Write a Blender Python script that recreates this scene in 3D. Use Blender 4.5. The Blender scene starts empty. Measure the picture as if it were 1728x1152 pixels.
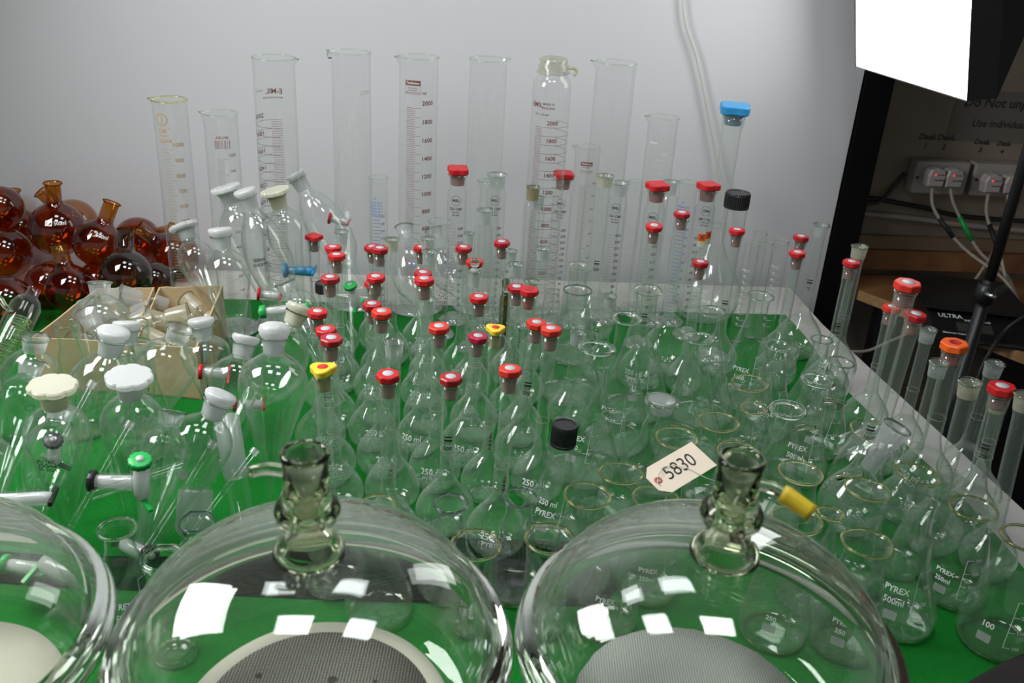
import bpy, math, random
from mathutils import Vector, Matrix
random.seed(7)
sc = bpy.context.scene
COL = sc.collection
PI = math.pi
# ------------------------------------------------------------------ camera
CAM_H, F_PX, PITCH, ROLL = 0.82, 1550.0, math.radians(25), math.radians(3.5)
fw = Vector((0, math.cos(PITCH), -math.sin(PITCH)))
up0 = Vector((0, math.sin(PITCH), math.cos(PITCH)))
rt = math.cos(ROLL)*Vector((1, 0, 0)) + math.sin(ROLL)*up0
up = -math.sin(ROLL)*Vector((1, 0, 0)) + math.cos(ROLL)*up0
cam = bpy.data.cameras.new('camera')
cam.sensor_width = 36; cam.lens = 36*F_PX/1728; cam.clip_start = .02; cam.clip_end = 60
camo = bpy.data.objects.new('camera', cam); COL.objects.link(camo)
camo.matrix_world = Matrix((( rt[0], up[0], -fw[0], 0), (rt[1], up[1], -fw[1], 0), (rt[2], up[2], -fw[2], CAM_H), (0, 0, 0, 1)))
cam.dof.use_dof = True; cam.dof.focus_distance = 1.45; cam.dof.aperture_fstop = 7.5
sc.camera = camo
# ------------------------------------------------------------------ world, exposure, render behaviour
w = bpy.data.worlds.new('world'); sc.world = w; w.use_nodes = True
w.node_tree.nodes['Background'].inputs[0].default_value = (.95, .96, 1, 1)
w.node_tree.nodes['Background'].inputs[1].default_value = .17
sc.view_settings.view_transform = 'Standard'; sc.view_settings.look = 'None'
sc.view_settings.gamma = 1; sc.view_settings.use_curve_mapping = False
sc.view_settings.exposure = 0.50
cy = sc.cycles
cy.max_bounces = 10; cy.diffuse_bounces = 3; cy.glossy_bounces = 4; cy.transmission_bounces = 8
cy.transparent_max_bounces = 160
cy.caustics_refractive = False; cy.caustics_reflective = False
cy.sample_clamp_indirect = 3.0; cy.sample_clamp_direct = 30
cy.use_denoising = True
cy.use_adaptive_sampling = True; cy.adaptive_threshold = .03

# ------------------------------------------------------------------ materials
def mat(name):
    m = bpy.data.materials.new(name); m.use_nodes = True
    nt = m.node_tree; nt.nodes.clear()
    out = nt.nodes.new('ShaderNodeOutputMaterial')
    return m, nt, out
def N(nt, t, **k):
    n = nt.nodes.new(t)
    for a, v in k.items():
        if a.startswith('i_'):
            s = a[2:]; s = int(s) if s.isdigit() else s.replace('_', ' ')
            n.inputs[s].default_value = v
        else: setattr(n, a, v)
    return n
def c4(c): return (c[0], c[1], c[2], 1)
def solid(name, col, rough=.5, metal=0, spec=.5, noise=None, bump=0, nscale=40, trans=0, em=None):
    m, nt, out = mat(name)
    b = N(nt, 'ShaderNodeBsdfPrincipled')
    b.inputs['Base Color'].default_value = c4(col); b.inputs['Roughness'].default_value = rough
    b.inputs['Metallic'].default_value = metal; b.inputs['Specular IOR Level'].default_value = spec
    nt.links.new(b.outputs[0], out.inputs[0])
    if noise or bump:
        tc = N(nt, 'ShaderNodeTexCoord'); no = N(nt, 'ShaderNodeTexNoise'); no.inputs['Scale'].default_value = nscale
        no.inputs['Detail'].default_value = 5
        nt.links.new(tc.outputs['Object'], no.inputs['Vector'])
        if noise:
            mx = N(nt, 'ShaderNodeMix', data_type='RGBA')
            mx.inputs[6].default_value = c4(col); mx.inputs[7].default_value = c4(noise)
            rp = N(nt, 'ShaderNodeMapRange'); rp.inputs[1].default_value = .35; rp.inputs[2].default_value = .65
            nt.links.new(no.outputs[0], rp.inputs[0]); nt.links.new(rp.outputs[0], mx.inputs[0]); nt.links.new(mx.outputs[2], b.inputs['Base Color'])
        if bump:
            bp = N(nt, 'ShaderNodeBump'); bp.inputs['Strength'].default_value = bump; bp.inputs['Distance'].default_value = .004
            nt.links.new(no.outputs[0], bp.inputs['Height']); nt.links.new(bp.outputs[0], b.inputs['Normal'])
    if em:
        b.inputs['Emission Color'].default_value = c4(em[0]); b.inputs['Emission Strength'].default_value = em[1]
    return m
def shell_glass(name, f0=.075, tint=(.985, .992, .985), edge=(.62, .68, .63), dust=.012, dustcol=(.75, .8, .76), rough=.015, pw=4.0, wobble=0):
    """thin glass wall: looks straight through face-on, mirrors and darkens towards the edge of the form"""
    m, nt, out = mat(name)
    lw = N(nt, 'ShaderNodeLayerWeight'); lw.inputs['Blend'].default_value = .5
    p = N(nt, 'ShaderNodeMath', operation='POWER'); p.inputs[1].default_value = pw
    nt.links.new(lw.outputs['Facing'], p.inputs[0])
    mr = N(nt, 'ShaderNodeMapRange'); mr.inputs[3].default_value = f0; mr.inputs[4].default_value = .92
    nt.links.new(p.outputs[0], mr.inputs[0])
    p2 = N(nt, 'ShaderNodeMath', operation='POWER'); p2.inputs[1].default_value = 3.2
    nt.links.new(lw.outputs['Facing'], p2.inputs[0])
    mx = N(nt, 'ShaderNodeMix', data_type='RGBA'); mx.inputs[6].default_value = c4(tint); mx.inputs[7].default_value = c4(edge)
    nt.links.new(p2.outputs[0], mx.inputs[0])
    tr = N(nt, 'ShaderNodeBsdfTransparent'); nt.links.new(mx.outputs[2], tr.inputs[0])
    gl = N(nt, 'ShaderNodeBsdfAnisotropic') if False else N(nt, 'ShaderNodeBsdfGlossy')
    gl.inputs['Roughness'].default_value = rough; gl.inputs['Color'].default_value = (.97, 1, .98, 1)
    if wobble:
        tc = N(nt, 'ShaderNodeTexCoord'); no = N(nt, 'ShaderNodeTexNoise'); no.inputs['Scale'].default_value = 9; no.inputs['Detail'].default_value = 1
        nt.links.new(tc.outputs['Object'], no.inputs['Vector'])
        bp = N(nt, 'ShaderNodeBump'); bp.inputs['Strength'].default_value = wobble; bp.inputs['Distance'].default_value = .004
        nt.links.new(no.outputs[0], bp.inputs['Height']); nt.links.new(bp.outputs[0], gl.inputs['Normal'])
    s1 = N(nt, 'ShaderNodeMixShader'); nt.links.new(mr.outputs[0], s1.inputs[0]); nt.links.new(tr.outputs[0], s1.inputs[1]); nt.links.new(gl.outputs[0], s1.inputs[2])
    last = s1
    if dust:
        df = N(nt, 'ShaderNodeBsdfDiffuse'); df.inputs[0].default_value = c4(dustcol)
        s2 = N(nt, 'ShaderNodeMixShader')
        inv = N(nt, 'ShaderNodeMath', operation='SUBTRACT'); inv.inputs[0].default_value = 1.06; nt.links.new(lw.outputs['Facing'], inv.inputs[1])
        dv = N(nt, 'ShaderNodeMath', operation='DIVIDE'); dv.inputs[0].default_value = dust; nt.links.new(inv.outputs[0], dv.inputs[1])
        mn = N(nt, 'ShaderNodeMath', operation='MINIMUM'); mn.inputs[1].default_value = .17; nt.links.new(dv.outputs[0], mn.inputs[0]); nt.links.new(mn.outputs[0], s2.inputs[0])
        nt.links.new(s1.outputs[0], s2.inputs[1]); nt.links.new(df.outputs[0], s2.inputs[2]); last = s2
    nt.links.new(last.outputs[0], out.inputs[0])
    return m
def frosted(name, col=(.82, .86, .85), op=.45):
    m, nt, out = mat(name)
    tr = N(nt, 'ShaderNodeBsdfTransparent'); tr.inputs[0].default_value = (.93, .95, .94, 1)
    df = N(nt, 'ShaderNodeBsdfDiffuse'); df.inputs[0].default_value = c4(col)
    tl = N(nt, 'ShaderNodeBsdfTranslucent'); tl.inputs[0].default_value = c4(col)
    gl = N(nt, 'ShaderNodeBsdfGlossy'); gl.inputs['Roughness'].default_value = .25
    a = N(nt, 'ShaderNodeMixShader'); a.inputs[0].default_value = .5; nt.links.new(df.outputs[0], a.inputs[1]); nt.links.new(tl.outputs[0], a.inputs[2])
    b = N(nt, 'ShaderNodeMixShader'); b.inputs[0].default_value = op; nt.links.new(tr.outputs[0], b.inputs[1]); nt.links.new(a.outputs[0], b.inputs[2])
    c = N(nt, 'ShaderNodeMixShader'); c.inputs[0].default_value = .08; nt.links.new(b.outputs[0], c.inputs[1]); nt.links.new(gl.outputs[0], c.inputs[2])
    nt.links.new(c.outputs[0], out.inputs[0])
    return m
def real_glass(name, col=(.95, .98, .95), rough=0.0, ior=1.47):
    m, nt, out = mat(name)
    g = N(nt, 'ShaderNodeBsdfGlass'); g.inputs['Color'].default_value = c4(col); g.inputs['Roughness'].default_value = rough; g.inputs['IOR'].default_value = ior
    nt.links.new(g.outputs[0], out.inputs[0]); return m
def emit(name, col, s):
    m, nt, out = mat(name)
    e = N(nt, 'ShaderNodeEmission'); e.inputs[0].default_value = c4(col); e.inputs[1].default_value = s
    nt.links.new(e.outputs[0], out.inputs[0]); return m

G = shell_glass('clear_glass', f0=.040, tint=(.994, .999, .995), dust=.008, edge=(.80, .87, .82), dustcol=(.88, .95, .90))
GV = shell_glass('slightly_milky_glass', f0=.040, tint=(.994, .999, .995), dust=.019, edge=(.84, .91, .86), dustcol=(.88, .96, .90))
GC_ = shell_glass('cylinder_glass', f0=.055, tint=(.988, .993, .988), edge=(.74, .78, .75), dust=.014, dustcol=(.9, .93, .9), pw=5)
GFOOT = shell_glass('foot_glass', f0=.12, dust=.06, edge=(.45, .52, .47))
GT = shell_glass('bell_jar_glass', f0=.05, tint=(.97, .985, .965), edge=(.60, .65, .57), dust=.012, dustcol=(.7, .74, .66), pw=3.6, rough=.03, wobble=.25)
AMB = shell_glass('amber_glass', f0=.075, tint=(.62, .19, .035), edge=(.36, .08, .01), dust=.004, dustcol=(.35, .12, .04))
AMB2 = shell_glass('brown_glass', f0=.075, tint=(.34, .16, .05), edge=(.20, .08, .02), dust=.006, dustcol=(.3, .2, .1))
AMB3 = shell_glass('amber_neck_glass', f0=.09, tint=(.72, .38, .10), edge=(.45, .18, .03), dust=.06, dustcol=(.55, .28, .08))
OLV = shell_glass('olive_glass', f0=.07, tint=(.50, .42, .10), edge=(.3, .24, .04), dust=.05, dustcol=(.35, .28, .05))
RIM = real_glass('rim_glass', (.93, .98, .93))
RIMY = real_glass('yellow_tinged_rim_glass', (.97, .96, .72))
RIMD = real_glass('dark_rim_glass', (.72, .76, .78))
FLG = real_glass('flange_glass', (.80, .85, .78))
THICK = real_glass('thick_clear_glass', (.93, .95, .86))
FRO = frosted('ground_glass', op=.42)
FROC = frosted('cream_ground_glass', (.80, .77, .58), .55)
FROB = frosted('brown_stained_ground_glass', (.48, .40, .22), .7)
WPL = frosted('milky_white_plastic', (.86, .88, .87), .93)
WPC = frosted('cream_plastic', (.86, .86, .72), .93)
WHITE = solid('white_print', (.75, .8, .77), .6)
PANELW = frosted('white_enamel_panel', (.72, .75, .74), .8)
BLK = solid('black_print', (.02, .02, .02), .6)
BRN = solid('red_brown_print', (.16, .035, .02), .6)
OCH = solid('ochre_print', (.42, .28, .12), .6)
GREYP = solid('grey_print', (.30, .26, .22), .6)
BLUP = solid('blue_print', (.10, .22, .62), .6)
RED = solid('red_plastic', (.56, .018, .022), .4, spec=.3)
SCAR = solid('scarlet_plastic', (.66, .036, .022), .4, spec=.3)
DRED = solid('dark_red_plastic', (.42, .010, .018), .35)
CHER = solid('cherry_plastic', (.42, .008, .045), .35)
ORNG = solid('orange_plastic', (.90, .13, .015), .35)
YEL = solid('yellow_plastic', (.82, .60, .03), .4)
BLUE = solid('blue_plastic', (.03, .30, .62), .35)
GREEN = solid('green_plastic', (.01, .42, .08), .35)
BLACK = solid('black_plastic', (.012, .012, .014), .4)
DISC = solid('pale_grey_inlay', (.50, .54, .56), .35)
PINK = frosted('pink_plug_plastic', (.62, .34, .34), .8)
YPLG = frosted('yellow_plug_plastic', (.72, .62, .30), .85)
BPLG = frosted('pale_blue_plug_plastic', (.35, .52, .68), .85)
RPLG = frosted('light_red_plug_plastic', (.72, .16, .16), .85)
CARD = solid('cardboard', (.62, .47, .27), .85, noise=(.55, .41, .23), nscale=30)
CARDI = solid('inner_cardboard', (.56, .40, .20), .85, noise=(.50, .34, .17), nscale=30)

# ------------------------------------------------------------------ mesh helpers
def mesh(name, v, f, smooth=True):
    me = bpy.data.meshes.new(name); me.from_pydata([tuple(p) for p in v], [], f)
    if smooth: me.polygons.foreach_set('use_smooth', [True]*len(me.polygons))
    me.update(); return me
def link(name, me, m, parent=None, loc=(0, 0, 0), rot=(0, 0, 0), mw=None):
    o = bpy.data.objects.new(name, me); COL.objects.link(o)
    if m is not None and not (me.materials and me.materials[0] == m):
        if len(me.materials) == 0: me.materials.append(m)
        else:
            o.material_slots[0].link = 'OBJECT'; o.material_slots[0].material = m
    if parent: o.parent = parent
    if mw is not None: o.matrix_local = mw
    else: o.location = loc; o.rotation_euler = rot
    return o
def tag(o, label, cat, group=None, kind=None):
    if label: o['label'] = label
    if cat: o['category'] = cat
    if group: o['group'] = group
    if kind: o['kind'] = kind
    return o
def thing(name, label, cat, loc=(0, 0, 0), group=None, mw=None, rotz=0):
    o = bpy.data.objects.new(name, None); COL.objects.link(o); o.empty_display_size = .01
    if mw is not None: o.matrix_world = mw
    else: o.location = loc; o.rotation_euler = (0, 0, rotz)
    return tag(o, label, cat, group)
def lathe(prof, seg=40, name='lathe', fn=None):
    v, f = [], []
    rings = []
    for r, z in prof:
        if r < 1e-6: rings.append([len(v)]); v.append((0, 0, z))
        else:
            k = len(v)
            for i in range(seg):
                a = 2*PI*i/seg; rr = r*(fn(a, z) if fn else 1)
                v.append((rr*math.cos(a), rr*math.sin(a), z))
            rings.append(list(range(k, k+seg)))
    for a, b in zip(rings, rings[1:]):
        if len(a) == 1 and len(b) == 1: continue
        for i in range(seg):
            j = (i+1) % seg
            if len(a) == 1: f.append((a[0], b[j], b[i]))
            elif len(b) == 1: f.append((a[i], a[j], b[0]))
            else: f.append((a[i], a[j], b[j], b[i]))
    return mesh(name, v, f)
def walled(prof, th=.0014):
    """give a turned outline a real wall: the same outline again, one wall thickness inside"""
    inner = [(max(r-th, 0), z+(th*1.3 if z < .009 else 0)) for r, z in prof]
    return prof+inner[::-1]
def smoothprof(pts, n=6):
    """Catmull-Rom through the (r,z) points"""
    out = []
    P = [pts[0]]+list(pts)+[pts[-1]]
    for i in range(1, len(P)-2):
        for k in range(n):
            t = k/n; q = []
            for c in (0, 1):
                p0, p1, p2, p3 = P[i-1][c], P[i][c], P[i+1][c], P[i+2][c]
                q.append(.5*((2*p1)+(-p0+p2)*t+(2*p0-5*p1+4*p2-p3)*t*t+(-p0+3*p1-3*p2+p3)*t**3))
            out.append((max(q[0], 0), q[1]))
    out.append(pts[-1]); return out
def ringmesh(R, r, z=0, seg=40, m=8, flat=1.0, fn=None):
    v, f = [], []
    for i in range(seg):
        a = 2*PI*i/seg; k = fn(a) if fn else 1
        for j in range(m):
            b = 2*PI*j/m; rr = (R*k+r*math.cos(b))
            v.append((rr*math.cos(a), rr*math.sin(a), z+r*flat*math.sin(b)))
    for i in range(seg):
        for j in range(m):
            f.append((i*m+j, ((i+1) % seg)*m+j, ((i+1) % seg)*m+(j+1) % m, i*m+(j+1) % m))
    return mesh('ring', v, f)
def tube(pts, r, seg=10, cap=True, radii=None):
    pts = [Vector(p) for p in pts]; v, f = [], []
    n = len(pts); prev = None
    for i, p in enumerate(pts):
        d = (pts[min(i+1, n-1)]-pts[max(i-1, 0)]).normalized()
        if prev is None:
            u = d.cross(Vector((0, 0, 1)));
            if u.length < .05: u = d.cross(Vector((1, 0, 0)))
        else: u = prev-d*prev.dot(d)
        u.normalize(); prev = u; w_ = d.cross(u)
        rr = radii[i] if radii else r
        for k in range(seg):
            a = 2*PI*k/seg; v.append(p+u*rr*math.cos(a)+w_*rr*math.sin(a))
    for i in range(n-1):
        for k in range(seg):
            a, b = i*seg+k, i*seg+(k+1) % seg
            f.append((a, b, b+seg, a+seg))
    if cap:
        f.append(tuple(range(seg))[::-1]); f.append(tuple(range((n-1)*seg, n*seg)))
    return mesh('tube', v, f)
def spline(pts, n=8):
    P = [Vector(p) for p in pts]; P = [P[0]]+P+[P[-1]]; out = []
    for i in range(1, len(P)-2):
        for k in range(n):
            t = k/n; a, b, c, d = P[i-1:i+3]
            out.append(.5*((2*b)+(-a+c)*t+(2*a-5*b+4*c-d)*t*t+(-a+3*b-3*c+d)*t**3))
    out.append(P[-2]); return out
def boxes(lst, bev=0):
    v, f = [], []
    for (x0, y0, z0, x1, y1, z1) in lst:
        k = len(v)
        v += [(x0, y0, z0), (x1, y0, z0), (x1, y1, z0), (x0, y1, z0), (x0, y0, z1), (x1, y0, z1), (x1, y1, z1), (x0, y1, z1)]
        f += [tuple(k+i for i in q) for q in ((0, 3, 2, 1), (4, 5, 6, 7), (0, 1, 5, 4), (1, 2, 6, 5), (2, 3, 7, 6), (3, 0, 4, 7))]
    return mesh('box', v, f, False)
def bevel(o, wd, seg=2):
    b = o.modifiers.new('bevel', 'BEVEL'); b.width = wd; b.segments = seg; b.limit_method = 'ANGLE'; return o
def prism(outline, z0, z1, ins=.0, bev=.0):
    """extruded outline with a bevelled top and bottom edge"""
    n = len(outline); v, f = [], []
    cx = sum(p[0] for p in outline)/n; cyy = sum(p[1] for p in outline)/n
    L = [(z0, bev), (z0+bev, 0), (z1-bev, 0), (z1, bev)] if bev else [(z0, 0), (z1, 0)]
    for z, d in L:
        for x, y in outline:
            r = math.hypot(x-cx, y-cyy) or 1; s = (r-d)/r
            v.append((cx+(x-cx)*s, cyy+(y-cyy)*s, z))
    for i in range(len(L)-1):
        for k in range(n):
            a, b = i*n+k, i*n+(k+1) % n; f.append((a, b, b+n, a+n))
    f.append(tuple(range(n))[::-1]); f.append(tuple(range((len(L)-1)*n, len(L)*n)))
    return mesh('prism', v, f, False)
# ------------------------------------------------------------------ lettering
_tc = {}
def text2d(s):
    if s in _tc: return _tc[s]
    cu = bpy.data.curves.new('t', 'FONT'); cu.body = s; cu.size = 1; cu.resolution_u = 4 if s == '5830' else 2; cu.align_x = 'CENTER'; cu.align_y = 'CENTER'; cu.offset = .0 if s == '5830' else .02
    o = bpy.data.objects.new('t', cu); COL.objects.link(o)
    dg = bpy.context.evaluated_depsgraph_get(); dg.update()
    me = o.evaluated_get(dg).to_mesh()
    r = ([(p.co.x, p.co.y) for p in me.vertices], [tuple(p.vertices) for p in me.polygons])
    o.evaluated_get(dg).to_mesh_clear(); bpy.data.objects.remove(o); bpy.data.curves.remove(cu)
    _tc[s] = r; return r
class Marks:
    """flat print laid round a turned form; x runs along the girth, z up"""
    def __init__(s, rad): s.rad = rad; s.v = []; s.f = []
    def put(s, pts, faces, ang, z0, mirror=1, off=.0005):
        k = len(s.v)
        for x, y in pts:
            z = z0+y; r = s.rad(z)+off; a = ang+mirror*x/max(r, .004)
            s.v.append((r*math.cos(a), r*math.sin(a), z))
        s.f += [tuple(k+i for i in q) for q in faces]
    def text(s, t, ang, z, size, mirror=1, tilt=0):
        p, f = text2d(t); c, n = math.cos(tilt), math.sin(tilt)
        s.put([((x*c-y*n)*size, (x*n+y*c)*size) for x, y in p], f, ang, z, mirror)
    def bar(s, ang, z, x0, x1, h, mirror=1):
        n = max(2, int(abs(x1-x0)/.003)+1); pts = []; fs = []
        for i in range(n+1):
            x = x0+(x1-x0)*i/n; pts += [(x, -h/2), (x, h/2)]
        for i in range(n): fs.append((2*i, 2*i+2, 2*i+3, 2*i+1))
        s.put(pts, fs, ang, z, mirror)
    def vbar(s, ang, x, z0, z1, w_, mirror=1):
        n = max(1, int((z1-z0)/.004)); pts = []; fs = []
        for i in range(n+1): z = (z1-z0)*i/n; pts += [(x-w_/2, z), (x+w_/2, z)]
        for i in range(n): fs.append((2*i, 2*i+1, 2*i+3, 2*i+2))
        s.put(pts, fs, ang, z0, mirror)
    def build(s, name, m, parent):
        if s.v: return link(name, mesh(name, s.v, s.f, False), m, parent)
def radf(prof):
    P = sorted(((z, r) for r, z in prof))
    def g(z):
        if z <= P[0][0]: return P[0][1]
        for (a, ra), (b, rb) in zip(P, P[1:]):
            if a <= z <= b: return ra+(rb-ra)*((z-a)/(b-a) if b > a else 0)
        return P[-1][1]
    return g
# ------------------------------------------------------------------ stoppers
_mc = {}
def cached(key, fn):
    if key not in _mc: _mc[key] = fn()
    return _mc[key]
def outline(kind, s):
    pts = []
    if kind in ('hex', 'hole'):
        for i in range(7):
            a = 2*PI*i/7
            for da, r in ((-.12, .0152), (0, .0155), (.12, .0152)):
                pts.append((s*r*math.cos(a+da), s*r*math.sin(a+da)))
    elif kind == 'clover':
        for i in range(48):
            a = 2*PI*i/48; r = .0172+.0026*math.cos(4*a); pts.append((s*r*math.cos(a), s*r*math.sin(a)))
    elif kind == 'star':
        for i in range(48):
            a = 2*PI*i/48; r = .0160+.0028*math.cos(3*a); pts.append((s*r*math.cos(a), s*r*math.sin(a)))
    elif kind == 'scallop':
        for i in range(64):
            a = 2*PI*i/64; r = .0262+.0019*abs(math.cos(4*a))**.5*1.4-.001; pts.append((s*r*math.cos(a), s*r*math.sin(a)))
    return pts
COLS = dict(red=RED, darkred=DRED, scarlet=SCAR, cherry=CHER, orange=ORNG, yellow=YEL, blue=BLUE)
def screwcap(parent, z, r, h, name='screw_cap'):
    def f():
        n = 36; v, fc = [], []
        prof = [(r, z0) for z0 in (0, h*.85)]
        rings = []
        for rr, zz, amp in ((r, 0, 0), (r, h*.1, 0), (r, h*.12, 1), (r, h*.86, 1), (r*.93, h, 0), (r*.80, h, 0), (r*.78, h*.965, 0), (0, h*.965, 0)):
            if rr == 0: rings.append([len(v)]); v.append((0, 0, zz)); continue
            rings.append(list(range(len(v), len(v)+2*n)))
            for i in range(2*n):
                a = PI*i/n; q = rr*(1-(.045 if (i % 2 and amp) else 0)); v.append((q*math.cos(a), q*math.sin(a), zz))
        for a, b in zip(rings, rings[1:]):
            m_ = len(a)
            for i in range(m_):
                j = (i+1) % m_
                fc.append((a[i], a[j], b[0]) if len(b) == 1 else (a[i], a[j], b[j], b[i]))
        return mesh('screw_cap', v, fc, False)
    return link(name, cached(('cap', r, h), f), BLACK, parent, (0, 0, z))
def stopper(parent, z, cap, s, neck_r, col=None, rz=0):
    """z = mouth of the neck"""
    if cap in ('hex', 'hole', 'cherry'):
        cm = COLS.get(col or ('cherry' if cap == 'cherry' else 'red')); k = 'hex'
        plug = PINK if cap != 'hole' else RPLG
    elif cap == 'ystar': cm = YEL; k = 'star'; plug = YPLG
    elif cap == 'clover': cm = COLS.get(col or 'red'); k = 'clover'; plug = BPLG if col == 'blue' else PINK
    elif cap == 'star': cm = COLS.get(col or 'red'); k = 'clover'; plug = BPLG
    h = .0095*s
    o = link('stopper', cached(('st', k, s), lambda: prism(outline(k, s), 0, h, bev=.0013*s)), cm, parent, (0, 0, z+.0025), (random.uniform(-.04, .04), random.uniform(-.04, .04), rz))
    pr = neck_r*.86
    link('plug', cached(('pl', round(pr, 4), s), lambda: lathe([(pr*.1, -.024), (pr*.82, -.024), (pr*.86, -.022), (pr, .001), (pr*1.12, .003)], 24)), plug, o, (0, 0, 0))
    if k == 'hex' and cap != 'hole':
        link('inlay_disc', cached(('d', s), lambda: lathe([(.0072*s, 0), (.0070*s, .0004), (0, .0004)], 24)), DISC, o, (0, 0, h+.0001))
    elif cap == 'ystar':
        link('inlay_disc', cached(('d', s), lambda: lathe([(.0072*s, 0), (.0070*s, .0004), (0, .0004)], 24)), SCAR, o, (0, 0, h+.0001))
    elif cap == 'hole':
        link('hole_recess', cached(('hr', s), lambda: lathe([(.0068*s, .0004), (.0060*s, .0006), (.0052*s, .0003), (0, .0002)], 24)), DRED, o, (0, 0, h))
    return o
def up_matrix(x, y, lx, ly, rz=0, z=0):
    zax = Vector((lx, ly, 1)).normalized(); xax = Vector((1, 0, 0)); yax = zax.cross(xax).normalized(); xax = yax.cross(zax)
    M = Matrix((( xax[0], yax[0], zax[0], x), (xax[1], yax[1], zax[1], y), (xax[2], yax[2], zax[2], z), (0, 0, 0, 1)))
    return M @ Matrix.Rotation(rz, 4, 'Z')
def facing(x, y): return math.atan2(-y, -x)

# ------------------------------------------------------------------ volumetric flasks
def vol_flask(x, y, H, lx, ly, R, o, label):
    s = o.get('s', 1.0); cap = o.get('cap')
    nr = .0100*(s if s > 1 else 1)*(R/.041)**.25
    if cap == 'ystar' and s < 1: nr = .0075
    nr = o.get('nr', nr)
    top = H-(.010*s if cap and cap != 'blackcap' else 0)
    top = H-.004 if cap is None else top
    hb = 2.2*R
    prof = [(0, .004), (R*.45, .003), (R*.60, 0.0015), (R*.78, .009), (R*.95, .42*R+.003), (R, .80*R), (R*.93, 1.16*R), (R*.74, 1.48*R), (R*.48, 1.82*R), (nr*1.30, hb-.006), (nr, hb+.010)]
    prof = smoothprof(prof, 4)
    jl = .022 if cap != 'blackcap' else .012
    prof2 = prof+[(nr, top-jl-.008), (nr*1.12, top-jl), (nr*1.18, top)]
    t = thing('volumetric_flask', label, 'flask', mw=up_matrix(x, y, lx, ly, 0, .001), group='volumetric flasks on the table')
    key = ('vf', round(H, 3), R, cap is None, s)
    link('glass_body', cached(key, lambda: lathe(walled(prof2), 40)), GV, t)
    a = facing(x, y)
    fm = FRO
    if o.get('col') == 'cream': fm = FROC
    if cap is None:
        link('ground_neck', cached(key+('g',), lambda: lathe([(nr*1.16, top-jl), (nr*1.30, top-.003), (nr*1.42, top)], 28)), fm, t)
        link('rim', cached(key+('r',), lambda: ringmesh(nr*1.36, .0014, top, 28, 6)), RIM, t)
    elif cap == 'blackcap': screwcap(t, top-.012, nr*1.35, .017)
    else:
        link('rim', cached(key+('r',), lambda: ringmesh(nr*1.18, .0013, top-.001, 28, 6)), RIM, t)
        stopper(t, top, cap, s, nr*1.18, o.get('col'), random.uniform(0, 1))
    # ring line on the neck and the foot line
    link('neck_ring', cached(('nr', round(nr, 4)), lambda: ringmesh(nr+.0003, .0004, 0, 28, 4)), GREYP, t, (0, 0, hb+.045))
    link('base_ring', cached(('br', R), lambda: ringmesh(R*.60, .0016, .0025, 32, 6)), RIM, t)
    rf = radf(prof2); mk = o.get('mark')
    if mk:
        m = Marks(rf); z = hb+.05
        if mk == 'BR':
            m2 = Marks(rf)
            for i in range(4): m2.text('B20', a+.5, z-.02-.007*i, .006, tilt=1.3)
            m2.build('brown_marking', BRN, t)
        elif mk == 'TL':
            m.text('T 20', a+.3, z-.01, .006, tilt=1.4); m.build('maker_marking', BRN, t)
        else:
            m.text(mk, a, z, .0085)
            m.bar(a, z+.013, -.006, .006, .0032); m.bar(a, z+.0185, -.006, .006, .002)
            m.text('BS 1792', a, z+.0085, .003)
            m.build('maker_marking', BLK if mk != '0' else BLK, t)
    if o.get('big') or (R > .037 and random.random() < .35):
        m = Marks(rf); b = o.get('big') or '250 ml'; aa = a+random.uniform(-.5, .5)
        if b == '400': b = '400 ml'
        m.text(b, aa, R*1.12, .0125); m.text('PYREX', aa, R*1.12-.011, .0105); m.text('MADE IN ENGLAND', aa, R*1.12-.019, .0036); m.text('BS 1792  B', aa, R*1.12-.0245, .004)
        m.build('white_lettering', WHITE, t)
    return t
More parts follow.
